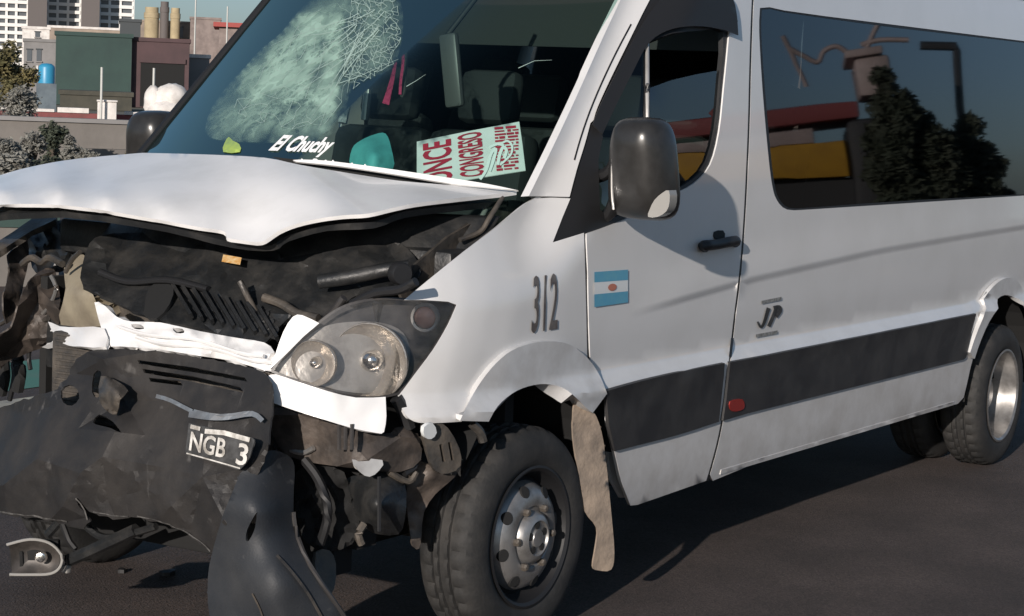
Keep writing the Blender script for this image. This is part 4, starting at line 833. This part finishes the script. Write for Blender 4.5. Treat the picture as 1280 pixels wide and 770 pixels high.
panel('lower_bracket', sm([(528, 533), (545, 527), (560, 535), (574, 560), (576, 582), (560, 592), (544, 588), (534, 565)], 2, True), tps([(528, 533, 'X', -.58), (560, 535, 'X', -.50), (576, 582, 'X', -.44), (544, 588, 'X', -.54)]), M['dmetal'], van, holes=[[(549, 556), (553, 555), (557, 577), (553, 578)], [(560, 553), (564, 553), (568, 575), (564, 576)]], step=5, thick=.012)
panel('bracket_clip', sm([(530, 534), (541, 529), (546, 541), (539, 549), (531, 546)], 2, True), tps([(530, 534, 'X', -.62), (546, 541, 'X', -.56), (539, 549, 'X', -.58)]), M['flagw'], van, step=4, thick=.012)
panel('wheel_liner', sm([(512, 582), (524, 575), (548, 588), (572, 590), (560, 604), (544, 618), (530, 640), (527, 668), (524, 686), (516, 682), (511, 655), (508, 620)], 2, True), tps([(512, 582, 'X', -.56), (572, 590, 'X', -.42), (530, 640, 'X', -.46), (516, 682, 'X', -.5), (540, 600, 'X', -.50)], .02, 20, 4), M['rust'], van, step=5, thick=.006)
panel('torn_fabric', sm([(370, 590), (400, 582), (430, 590), (438, 620), (450, 655), (440, 680), (410, 690), (385, 680), (372, 650)], 2, True), tps([(370, 590, 'X', -.76), (430, 590, 'X', -.70), (410, 690, 'X', -.72), (440, 680, 'X', -.66)], .04, 20, 6, True), M['void'], van, step=6, thick=.006)
panel('lower_shield', sm([(395, 690), (412, 688), (420, 705), (418, 735), (408, 745), (396, 720)], 2, True), tps([(395, 690, 'X', -.80), (418, 735, 'X', -.76), (412, 690, 'X', -.74)]), M['dmetal'], van, step=6, thick=.01)
for pts, r_, m_ in ((((345, 525), (352, 545), (360, 560), (378, 566), (392, 560)), .008, 'bare'), (((500, 545), (512, 560), (520, 580), (505, 592)), .012, 'black'), (((455, 655), (448, 668), (452, 680)), .012, 'dmetal'), (((380, 575), (398, 600), (410, 640), (400, 680)), .014, 'black'), (((505, 555), (525, 550), (545, 560)), .012, 'dmetal'), (((350, 512), (352, 540), (345, 560)), .012, 'dark'), (((486, 590), (510, 602), (520, 590)), .01, 'dmetal'), (((495, 498), (505, 515), (512, 535)), .02, 'black'), (((590, 530), (600, 540), (604, 552)), .014, 'dmetal')):
    tube('front_hose', [tuple(U(x, y, 'X', -.80+max(0, x-440)*.0028)) for x, y in pts], r_, M[m_], van, 7)
box('lower_crossmember', (-.66, -.66, .28), (-.56, .60, .42), M['void'], van, bev=.01)
box('sump', (-.45, -.30, .24), (.1, .30, .48), M['void'], van, bev=.03)
box('splash_shield', (-.60, -.70, .36), (-.50, -.45, .86), M['void'], van)
# ---------------------------------------------------------------- loose things behind the windshield
sgn_f = shield(.055)
sg = panel('route_sign', [(521, 177), (585, 164), (649, 152), (653, 180), (657, 213), (600, 222), (540, 232), (521, 232)], sgn_f, M['paper'], None, step=12, thick=.003)
tag(sg, 'white card route sign with red lettering propped behind the windshield', 'sign')
so_ = shield(.050)
write('sign_lettering', 'ONCE', [(566, 226), (564, 173), (528, 180), (529, 233)], so_, M['red'], sg, bold=.025)
write('sign_lettering', 'CONGRESO', [(606, 219), (602, 163), (571, 169), (575, 222)], so_, M['red'], sg, bold=.025)
bars = []; _rg = random.Random(5)
for k in range(14):
    x = 618+.2*k; y = 160.5+k*4.0
    while x < 645:
        l = _rg.uniform(4, 15); x2 = min(x+l, 648); bars.append([(x, y-(x-618)*.09), (x2, y-(x2-618)*.09)]); x = x2+_rg.uniform(.5, 4)
ribbon('sign_lettering', bars, [_rg.uniform(1.6, 3.2) for _ in bars], so_, M['red'], sg)
ribbon('sign_scribble', [sm([(600, 224), (608, 212), (614, 192), (620, 186), (617, 200), (612, 214)], 4), sm([(622, 206), (625, 192), (629, 184), (633, 188), (630, 198)], 4), sm([(626, 180), (634, 176), (640, 182), (639, 192), (632, 200), (625, 206)], 4), sm([(612, 184), (622, 180), (630, 182)], 4)], [3.5, 4, 2.5, 3], shield(.046), M['whitep'], sg)
tag(panel('dashboard_bag', sm([(438, 208), (440, 186), (450, 176), (468, 168), (482, 167), (489, 185), (491, 212), (460, 214)], 3, True), tps([(438, 205, 'X', .02), (468, 168, 'X', .12), (491, 210, 'X', .02), (462, 190, 'X', -.03)], .02, 20, 2), M['teal'], None, step=6, thick=.06), 'teal cloth bag lying on the dashboard behind the windshield', 'bag')
rp = panel('red_pennant', sm([(500, 48), (508, 50), (508, 80), (506, 115), (500, 120), (500, 85)], 2, True), tps([(500, 48, 'X', .5), (508, 80, 'X', .47), (500, 120, 'X', .44)]), M['bezel'], None, step=6, thick=.006)
tag(rp, 'red ribbon pennant hanging inside the windshield', 'pennant')
ribbon('pennant_ribbon', [sm([(502, 48), (504, 75), (501, 100), (500, 118)], 3), sm([(496, 70), (490, 100), (482, 130)], 3)], [3.5, lambda s: 2+7*s], lambda P: plane('X', .43)(P), M['pink'], rp)
# ================================================================ BACKGROUND beyond the road
def far_pt(px, py, D):
    v = dirs((px, py))[0]; return CAM+v*(D/math.hypot(v[0], v[1]))
def local(px0, px1, py_top, D):
    a = far_pt(px0, py_top, D); b = far_pt(px1, py_top, D); c = (a+b)/2
    rz = math.atan2(b[1]-a[1], b[0]-a[0]); return c, math.hypot(b[0]-a[0], b[1]-a[1]), a[2]*.5+b[2]*.5, rz
def P3(name, m, parent, lo, hi, bev=0): return box(name, lo, hi, m, parent, None, bev)
bm_ = {
 'green': mat('dark_green_render', (.030, .060, .052), .8, c2=(.024, .046, .042), scale=.8), 'maroon': mat('maroon_render', (.085, .050, .052), .85, c2=(.06, .038, .04), scale=.9),
 'olive': mat('olive_base', (.07, .065, .05), .9, c2=(.045, .045, .036), scale=1.5), 'greyb': mat('grey_render', (.24, .23, .225), .9, c2=(.17, .165, .16), scale=.6),
 'dgrey': mat('slate_render', (.055, .062, .066), .8), 'tan': mat('tan_stucco', (.36, .29, .23), .9, c2=(.20, .165, .14), scale=.35, detail=9), 'yell': mat('yellow_stucco', (.44, .36, .22), .9, c2=(.3, .24, .15), scale=.8),
 'tower': mat('tower_white', (.74, .73, .70), .7), 'pane': mat('tower_panes', (.10, .11, .12), .25), 'dtower': mat('dark_tower', (.12, .105, .10), .8),
 'roofr': mat('red_roof', (.33, .07, .06), .8), 'brick': mat('red_brick_edge', (.20, .06, .06), .85, c2=(.12, .05, .045), scale=3), 'wht': mat('white_plaster', (.72, .68, .64), .8, c2=(.5, .47, .44), scale=3),
 'blue': mat('blue_plastic', (.035, .25, .42), .4), 'tankst': mat('tank_stand', (.12, .15, .17), .8, c2=(.07, .09, .11), scale=2), 'pole': mat('pale_pole', (.5, .5, .47), .5), 'pinkw': mat('rubble_wall', (.26, .21, .19), .9, c2=(.15, .12, .11), scale=1.1, detail=9)}
def building(name, px0, px1, ytop, D, depth, m, label, cat='building', wins=None, roofm=None, zb=0.0, over=.0):
    c, wd, z, rz = local(px0, px1, ytop, D); e = empty(name, (c[0], c[1], 0), rz, label=label, cat=cat)
    P3('wall', m, e, (-wd/2, 0, zb), (wd/2, depth, z))
    P3('parapet', roofm or m, e, (-wd/2-.08-over, -.08-over, z-.02), (wd/2+.08+over, depth+.08, z+.18 if not over else z+.35))
    for (x0, x1, y0, y1) in (wins or []):
        a = far_pt(x0, y1, D); h1 = far_pt(x0, y0, D)[2]; h0 = a[2]; s = wd/(px1-px0); l = -wd/2+(x0-px0)*s; r = -wd/2+(x1-px0)*s
        wn = P3('window', bm_['pane'], e, (l, -.04, h0), (r, .06, h1)); P3('frame', bm_['dgrey'], wn, (l-.06, -.07, h1), (r+.06, .0, h1+.08)); P3('sill', bm_['greyb'], wn, (l-.06, -.12, h0-.1), (r+.06, .0, h0-.02))
    return e, wd, z
# kerb wall along the far side of the road
c, wd, z, rz = local(-260, 420, 153, 37); wd = 95.0; e = empty('concrete_wall', (c[0], c[1], 0), rz, label='low grey concrete wall along the far side of the road', cat='wall')
P3('wall', M['concrete'], e, (-wd/2, 0, 0), (wd/2, .25, z)); P3('ledge', M['concrete'], e, (-wd/2, -.30, 0), (wd/2, -.003, z-.42)); P3('coping', bm_['greyb'], e, (-wd/2, -.05, z+.002), (wd/2, .3, z+.07))
c, wd, z, rz = local(-180, 400, 142, 62); e = empty('brick_parapet', (c[0], c[1], 0), rz, label='dark red low brick parapet with white slabs on top', cat='wall')
P3('wall', bm_['brick'], e, (-wd/2, 0, 0), (wd/2, .3, z))
for a, b in ((-30, 8), (12, 30), (34, 62), (66, 105), (150, 180)):
    k0 = -wd/2+(a+180)*wd/580; k1 = -wd/2+(b+180)*wd/580; P3('slab', bm_['wht'], e, (k0, -.05, z+.004), (k1, .35, z+random.uniform(.08, .16)))
c, wd, z, rz = local(-320, 75, 256, 17.5); e = empty('median_barrier', (c[0], c[1], 0), rz, label='low green banded median barrier seen under the raised hood', cat='barrier')
P3('base', M['concrete'], e, (-wd/2, 0, 0), (wd/2, .35, z-.16)); P3('green_band', bm_['green'], e, (-wd/2, -.02, z-.158), (wd/2, .37, z))
building('green_building', 70, 165, 45, 112, 9, bm_['green'], 'dark green blank walled building behind the parapet')
e, wd, z = building('maroon_building', 165, 237, 52, 112.5, 9, bm_['maroon'], 'maroon flat roofed building with a deep dark doorway', roofm=bm_['maroon'])
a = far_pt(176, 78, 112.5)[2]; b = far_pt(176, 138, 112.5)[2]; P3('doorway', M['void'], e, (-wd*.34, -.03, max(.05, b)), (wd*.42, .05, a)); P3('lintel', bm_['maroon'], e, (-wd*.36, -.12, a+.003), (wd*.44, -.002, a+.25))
building('olive_shed', 75, 165, 119, 100, 4, bm_['olive'], 'low olive shed in front of the dark green building', 'shed')
building('grey_house', 30, 74, 52, 150, 10, bm_['greyb'], 'plain grey house left of the dark green building', wins=[(34, 40, 62, 76), (46, 52, 62, 76)])
building('slate_tower_house', 150, 176, 27, 150, 8, bm_['dgrey'], 'narrow slate coloured house above the dark green building')
building('tan_house', 60, 152, 36, 190, 12, bm_['tan'], 'long tan house with pale roof edge behind the dark green building', roofm=bm_['wht'])
building('tan_stone_building', 172, 240, 28, 210, 15, bm_['tan'], 'weathered tan stone building with chimneys', wins=[(204, 211, 34, 46), (222, 229, 34, 46)])
building('rubble_gable_building', 238, 276, 24, 200, 15, bm_['pinkw'], 'weathered pinkish brown building beside the tan stone one')
e, wd, z = building('red_roofed_house', 274, 318, 34, 180, 12, bm_['pinkw'], 'house with a bright red roof beside the windshield', roofm=bm_['roofr'], over=.4)
building('white_annex', 28, 62, 36, 170, 8, bm_['wht'], 'small white stepped annex above the grey house', wins=[(44, 50, 40, 46)])
building('grey_shed', 236, 262, 72, 120, 6, bm_['greyb'], 'small grey shed beside the maroon building', 'shed', roofm=bm_['wht'])
for px0, px1, yt, m_, nm in ((180, 200, 9, 'yell', 'pale yellow cylindrical chimney on the tan stone building'), (200, 212, 2, 'dtower', 'dark stubby chimney on the tan stone building'), (213, 226, 10, 'yell', 'short square yellow chimney on the tan stone building')):
    c, wd, z, rz = local(px0, px1, yt, 206); zb = far_pt(px0, 62, 206)[2]; e = empty('chimney', (c[0], c[1], 0), rz, label=nm, cat='chimney')
    me = lathe_mesh('stack', [(0, z), (wd*.42, z), (wd*.42, z-.5), (wd*.5, z-.52), (wd*.5, z-1.0), (wd*.46, z-1.02), (wd*.46, zb-.6), (0, zb-.6)], 20)
    for v in me.vertices: v.co = Vector((v.co.x, v.co.z, v.co.y))
    o = link('stack', me, bm_[m_], e, 40); P3('pedestal', bm_['tan'], e, (-wd*.6, -wd*.6, 0), (wd*.6, wd*.6, zb-.5))
for px0, px1, yt, D, m_, lab in ((-420, -240, 40, 120, 'tan', 'wide tan building past the shrub row end'), (-200, -60, 58, 115, 'greyb', 'low grey building past the shrub row end'), (340, 520, 46, 125, 'pinkw', 'pinkish brown building hidden behind the cab'), (560, 760, 52, 130, 'greyb', 'grey building hidden behind the minibus middle'), (800, 1020, 40, 135, 'tan', 'tan building hidden behind the minibus windows'), (1080, 1330, 50, 130, 'olive', 'olive building hidden behind the minibus rear'), (1400, 1700, 36, 140, 'maroon', 'maroon building past the minibus rear')):
    building('low_building', px0, px1, yt+(px0+px1)*.0195, D, 10, bm_[m_], lab, wins=[(px0+14+k*34, px0+28+k*34, yt+14+(px0+px1)*.0195, yt+34+(px0+px1)*.0195) for k in range(int((px1-px0-20)/34))])
# tower blocks
for px0, px1, m_, lab in ((-2, 36, 'tower', 'white apartment tower with balcony bands, farthest from the minibus'), (61, 102, 'tower', 'white apartment tower between two dark gaps behind the tan house'), (126, 168, 'tower', 'white apartment tower rising behind the slate coloured house')):
    D = 900; c, wd, z, rz = local(px0, px1, -60, D); e = empty('apartment_tower', (c[0], c[1], 0), rz, label=lab, cat='tower', group='white apartment towers')
    P3('core', bm_['pane'], e, (-wd/2+.3, .3, 0), (wd/2-.3, 14, z)); slab = None
    for k in range(int(z/3.1)):
        z0 = k*3.1
        if slab is None: slab = P3('balcony', bm_['tower'], e, (-wd/2, -.9, 0), (wd/2, .29, 1.35)); slab.location.z = z0
        else: s2 = slab.copy(); col.objects.link(s2); s2.parent = e; s2.location.z = z0
    for x in (-.5, -.2, .12, .5): P3('pier', bm_['tower'], e, (x*wd-.5, -.6, 0), (x*wd+.5, .295, z+1.5))
building('dark_tower', 36, 60, -60, 880, 20, bm_['dtower'], 'dark brown tower between two white towers', 'tower')
building('dark_tower', 103, 126, -60, 885, 20, bm_['dtower'], 'dark brown tower right of the middle white tower', 'tower')
# roof clutter
c, wd, z, rz = local(121, 147, 125, 61); e = empty('white_water_box', (c[0], c[1], 0), rz, label='white square water tank on the red parapet', cat='water tank')
zb = far_pt(130, 145, 61)[2]; P3('tank', bm_['wht'], e, (-wd*.46, -.25, zb-.45), (wd*.46, .25, z-.05), .02); P3('lid', bm_['wht'], e, (-wd/2, -.3, z-.048), (wd/2, .3, z), .01); P3('plinth', bm_['brick'], e, (-wd*.4, -.2, 0), (wd*.4, .2, zb-.45))
for px, y0, y1, D, lab in ((126.5, 84, 126, 60.5, 'thin pale pole standing beside the white water tank'), (192, 85, 112, 60.5, 'short thin pole beside the white fabric mound'), (244, 0, 30, 170, 'thin antenna mast above the rubble brown building'), (284, 8, 30, 170, 'thin antenna mast above the red roof')):
    a = far_pt(px, y0, D); b = far_pt(px, y1, D); tag(tube('pole', [(b[0], b[1], 0.0), (b[0], b[1], b[2]), tuple((b[0], b[1], a[2]))], .035 if D < 100 else .06, bm_['pole'], None, 8, 1), lab, 'pole')
def mound(name, spots, D, m, label, cat):
    bm = bmesh.new()
    for px, py, rx, rz_ in spots:
        c = far_pt(px, py, D); s = D/F
        r = bmesh.ops.create_icosphere(bm, subdivisions=3, radius=1.0)
        for v in r['verts']:
            n = 1+.16*noise.noise(v.co*3.1+Vector((px, 0, 0)))+.10*abs(noise.noise(v.co*5+Vector((0, px, 0)))); v.co = Vector((v.co.x*rx*s*n, v.co.y*rx*s*n, v.co.z*rz_*s*n))+Vector(c)
    me = bpy.data.meshes.new(name); bm.to_mesh(me); bm.free(); return tag(link(name, me, m, None, 60), label, cat)
mound('covered_boat', [(191, 128, 11, 20), (204, 126, 13, 18), (216, 121, 19, 16), (210, 138, 26, 14), (228, 132, 14, 18)], 59, bm_['wht'], 'white rounded tarpaulin mound on the parapet beside the far wing mirror', 'tarpaulin')
c, wd, z, rz = local(48, 69, 79, 82); zb = far_pt(55, 104, 82)[2]; e = empty('blue_water_tank', (c[0], c[1], 0), rz, label='bright blue cylindrical water tank on a grey stand', cat='water tank')
me = lathe_mesh('tank', [(0, z), (wd*.3, z-.02), (wd*.46, z-.10), (wd*.5, z-.16), (wd*.5, zb), (0, zb)], 28)
for v in me.vertices: v.co = Vector((v.co.x, v.co.z, v.co.y))
link('tank', me, bm_['blue'], e, 40); P3('lid', bm_['wht'], e, (-wd*.62, -.1, zb+.1), (-wd*.52, .1, z-.1)); P3('stand', bm_['tankst'], e, (-wd*.6, -.4, 0), (wd*.6, .4, zb-.003))
# ---------------------------------------------------------------- trees and shrubs
leafm = {'ol': mat('olive_leaves', (.17, .14, .06), .7, c2=(.09, .085, .035), scale=1.5), 'gr': mat('dusty_shrub_leaves', (.15, .145, .125), .75, c2=(.27, .265, .235), scale=4), 'dk': mat('dark_leaves', (.045, .055, .035), .75, c2=(.075, .08, .055), scale=2), 'bark': mat('bark', (.10, .08, .06), .9, c2=(.06, .05, .04), scale=6, bump=.4, bscale=12)}
def foliage(name, blobs, n, size, m, parent, seed):
    rg = random.Random(seed); V = []; Fc = []; tot = sum(b[3]**2 for b in blobs)
    for (x, y, z, r) in blobs:
        for _ in range(int(n*r*r/tot)):
            d = Vector((rg.gauss(0, 1), rg.gauss(0, 1), rg.gauss(0, 1))).normalized()*r*(rg.random()**.45)
            if noise.noise((Vector((x, y, z))+d)*(1.6/r)+Vector((seed, 0, 0))) < -.18: continue
            c = Vector((x, y, z))+d*(1+.25*noise.noise(d*3/r)); c.z = max(c.z, .05)
            a = Vector((rg.gauss(0, 1), rg.gauss(0, 1), rg.gauss(0, 1))).normalized(); b = a.orthogonal().normalized(); s = size*rg.uniform(.6, 1.3); k = len(V)
            V += [c-a*s, c+b*s*.45, c+a*s, c-b*s*.45]; Fc.append((k, k+1, k+2, k+3))
    me = bpy.data.meshes.new(name); me.from_pydata([tuple(v) for v in V], [], Fc); return link(name, me, m, parent)
def shrub(px, ytop, D, wpx, m, label, cat='shrub', name='shrub', n=2600, size=.05, group=None, seed=1, base=None):
    t = far_pt(px, ytop, D); h = t[2]; s = D/F; wr = wpx*s/2; e = empty(name, (t[0], t[1], 0), 0, label=label, cat=cat, group=group); rg = random.Random(seed)
    b0 = base or .0
    blobs = [(rg.uniform(-.6, .6)*wr, rg.uniform(-.6, .6)*wr, b0+(h-b0)*rg.uniform(.25, .8), wr*rg.uniform(.38, .6)) for _ in range(9)]+[(0, 0, h-wr*.4, wr*.4)]
    foliage('crown', blobs, n, size, m, e, seed)
    for k in range(4 if name == 'shrub' else 1):
        a = rg.uniform(0, 6.28); tp = Vector((math.cos(a)*wr*.4, math.sin(a)*wr*.4, h*.7)); tube('trunk' if name != 'shrub' else 'stem', [(0, 0, 0), (tp.x*.3, tp.y*.3, h*.35), tuple(tp)], lambda q: (.05 if name == 'shrub' else .12)*(1-.7*q), leafm['bark'], e, 6)
    return e
for i, (px, yt, D, wp, lab) in enumerate(((12, 172, 33, 46, 'dusty grey shrub at the left end of the planted row'), (40, 163, 34, 42, 'rounded grey shrub beside the taller dark one'), (66, 150, 35, 40, 'taller dark shrub in front of the red parapet'), (88, 168, 33.5, 34, 'small grey shrub next to the bare concrete wall'), (20, 190, 30, 60, 'wide low shrub just behind the raised hood'), (70, 196, 30, 60, 'wide low dark shrub behind the hood edge'), (-25, 165, 33, 50, 'grey shrub past the planted row end'), (108, 186, 33, 24, 'little dry shrub against the concrete wall'))):
    shrub(px, yt, D, wp, leafm['gr' if i % 3 != 2 else 'dk'], lab, n=3400, size=.040, seed=20+i, group='shrubs in front of the concrete wall')
shrub(14, 50, 66, 60, leafm['ol'], 'olive yellow tree left of the blue water tank', 'tree', 'tree', n=9000, size=.07, seed=4)
shrub(26, 108, 58, 56, leafm['gr'], 'pale dry bush under the olive yellow tree', n=4200, size=.06, seed=5)
shrub(170, 182, 35.5, 26, leafm['ol'], 'dry yellowish bush at the foot of the concrete wall', n=2200, size=.04, seed=6)
# ================================================================ seen mirrored in the side window: recovery truck, lamp post, trees added for a dark mass
def refl(px, py, dist):
    p = body(-.005)([(px, py)])[0]; e1 = float(W(p[0], p[2]+.05)-W(p[0], p[2]-.05))/.1; nn = np.array([0, -1, -e1]); nn /= np.linalg.norm(nn)
    v = p-CAM; v /= np.linalg.norm(v); r = v-2*(v@nn)*nn; return p+r*(dist+10-np.linalg.norm(p-CAM))
tm = {'yel': mat('truck_yellow', (.50, .27, .03), .45, c2=(.38, .2, .03), scale=3), 'red': mat('truck_red', (.26, .07, .07), .5), 'pk': mat('truck_pale_steel', (.42, .33, .31), .55, c2=(.3, .24, .22), scale=4), 'dk': mat('truck_dark', (.03, .03, .032), .7), 'or': mat('truck_orange', (.55, .22, .05), .5)}
A = refl(950, 220, 14); Bp = refl(1050, 220, 14); th = math.atan2(Bp[1]-A[1], Bp[0]-A[0]); ks = math.hypot(Bp[0]-A[0], Bp[1]-A[1])/100
tk = empty('recovery_truck', (A[0], A[1], 0), th, label='yellow recovery truck with red rail and folded crane, mirrored in the side window', cat='truck')
def lx(px): return (px-950)*ks
P3('bed', tm['yel'], tk, (lx(700), -1.9, 1.72), (lx(1062), 0, 2.38), .02)
P3('rail', tm['red'], tk, (lx(700), -1.85, 2.62), (lx(1085), -.05, 2.82), .03); P3('deck', tm['pk'], tk, (lx(700), -1.9, 2.383), (lx(1025), -.0, 2.56), .02)
P3('frame_rail', tm['dk'], tk, (lx(690), -1.7, 1.0), (lx(1090), -.2, 1.70)); P3('cab', tm['pk'], tk, (lx(1090), -1.8, 2.9), (lx(1135), -.3, 3.45), .05); P3('cab_body', tm['dk'], tk, (lx(1066), -1.9, .7), (lx(1110), 0, 2.6), .08)
P3('cab_roof', tm['pk'], tk, (lx(1080), -1.85, 3.46), (lx(1128), -.25, 3.55), .02)
for px in (730, 790, 860, 1100):
    me = lathe_mesh('wheel', [(0, -.14), (.2, -.14), (.22, -.1), (.28, -.12), (.30, -.15), (.46, -.14), (.5, -.08), (.5, .14), (0, .14)], 32); o = link('wheel', me, M['tyre'], tk, 35); o.location = (lx(px), -.2, .5)
inv = Matrix.Translation((A[0], A[1], 0))@Matrix.Rotation(th, 4, 'Z'); inv = inv.inverted()
def rp_(p): return tuple(inv@Vector(refl(p[0], p[1], 14.6)))
for pts, r_, m_ in ((((978, 44), (988, 64), (1000, 92), (1008, 108)),   .03, 'pk'), (((986, 60), (1004, 70), (1022, 78), (1030, 64), (1046, 58), (1062, 68), (1078, 80)), .03, 'or'), (((1068, 92), (1080, 68), (1092, 42), (1100, 36)), .03, 'pk'), (((1076, 56), (1100, 50), (1136, 50)), .03, 'pk')):
    tube('crane_arm', [rp_(p) for p in pts], r_, tm['pk'], tk, 8)
a = refl(1150, 57, 17); b = refl(1195, 58, 17); c_ = refl(1200, 130, 17)
lp = tag(tube('street_lamp', [(c_[0], c_[1], 0), (c_[0], c_[1], c_[2]), (b[0], b[1], b[2]-.05), (b[0], b[1], b[2]), tuple(a)], .055, tm['dk'], None, 8, 1), 'dark right angled lamp post mirrored in the side window', 'lamp post')
for i, (px, yt, D, wp, lab) in enumerate(((1100, 84, 12.2, 84, 'added dark dense tree in front of the recovery truck cab'), (1150, 136, 12.5, 100, 'added lower dark tree beside the lamp post'), (1210, 142, 13, 88, 'added dark tree standing past the lamp post'))):  # trees made up to mirror as one dark mass in the glass
    t = refl(px, yt, D); s_ = wp*ks*(D+10)/24/2; e = empty('tree', (t[0], t[1], 0), 0, label=lab, cat='tree', group='added trees beside the recovery truck'); rg = random.Random(i+50); h = t[2]
    foliage('crown', [(rg.uniform(-.45, .45)*s_, rg.uniform(-.3, .3)*s_, h*q, s_*rg.uniform(.62, .85)*(1.15-.35*q)) for q in np.linspace(.12, .84, 16)]+[(0, 0, h-s_*.4, s_*.4)], 26000, .055, leafm['dk'], e, 60+i); tube('trunk', [(0, 0, 0), (.05, .02, h*.4), (0, 0, h*.8)], lambda q: .14*(1-.7*q), leafm['bark'], e, 8)

# ================================================================ fragments under the bumper
for i, (px, py, r_, lab) in enumerate(((208, 719, .04, 'larger black plastic shard lying on the asphalt below the torn bumper'), (152, 716, .025, 'small black plastic shard lying on the asphalt near the hanging fog lamp'))):
    c = U(px, py, 'Z', 0.0); rg = random.Random(i); n_ = 7; V = []
    for z in (.001, .010):
        for k in range(n_): a = 2*math.pi*k/n_; q = r_*(.5+.6*random.Random(i*10+k).random()); V.append((c[0]+q*math.cos(a), c[1]+q*.6*math.sin(a), z+(.008*rg.random() if z > .002 else 0)))
    me = bpy.data.meshes.new('plastic_shard'); me.from_pydata(V, [], [tuple(range(n_))[::-1], tuple(range(n_, 2*n_))]+[(k, (k+1) % n_, n_+(k+1) % n_, n_+k) for k in range(n_)])
    tag(link('plastic_shard', me, M['black']), lab, 'debris')
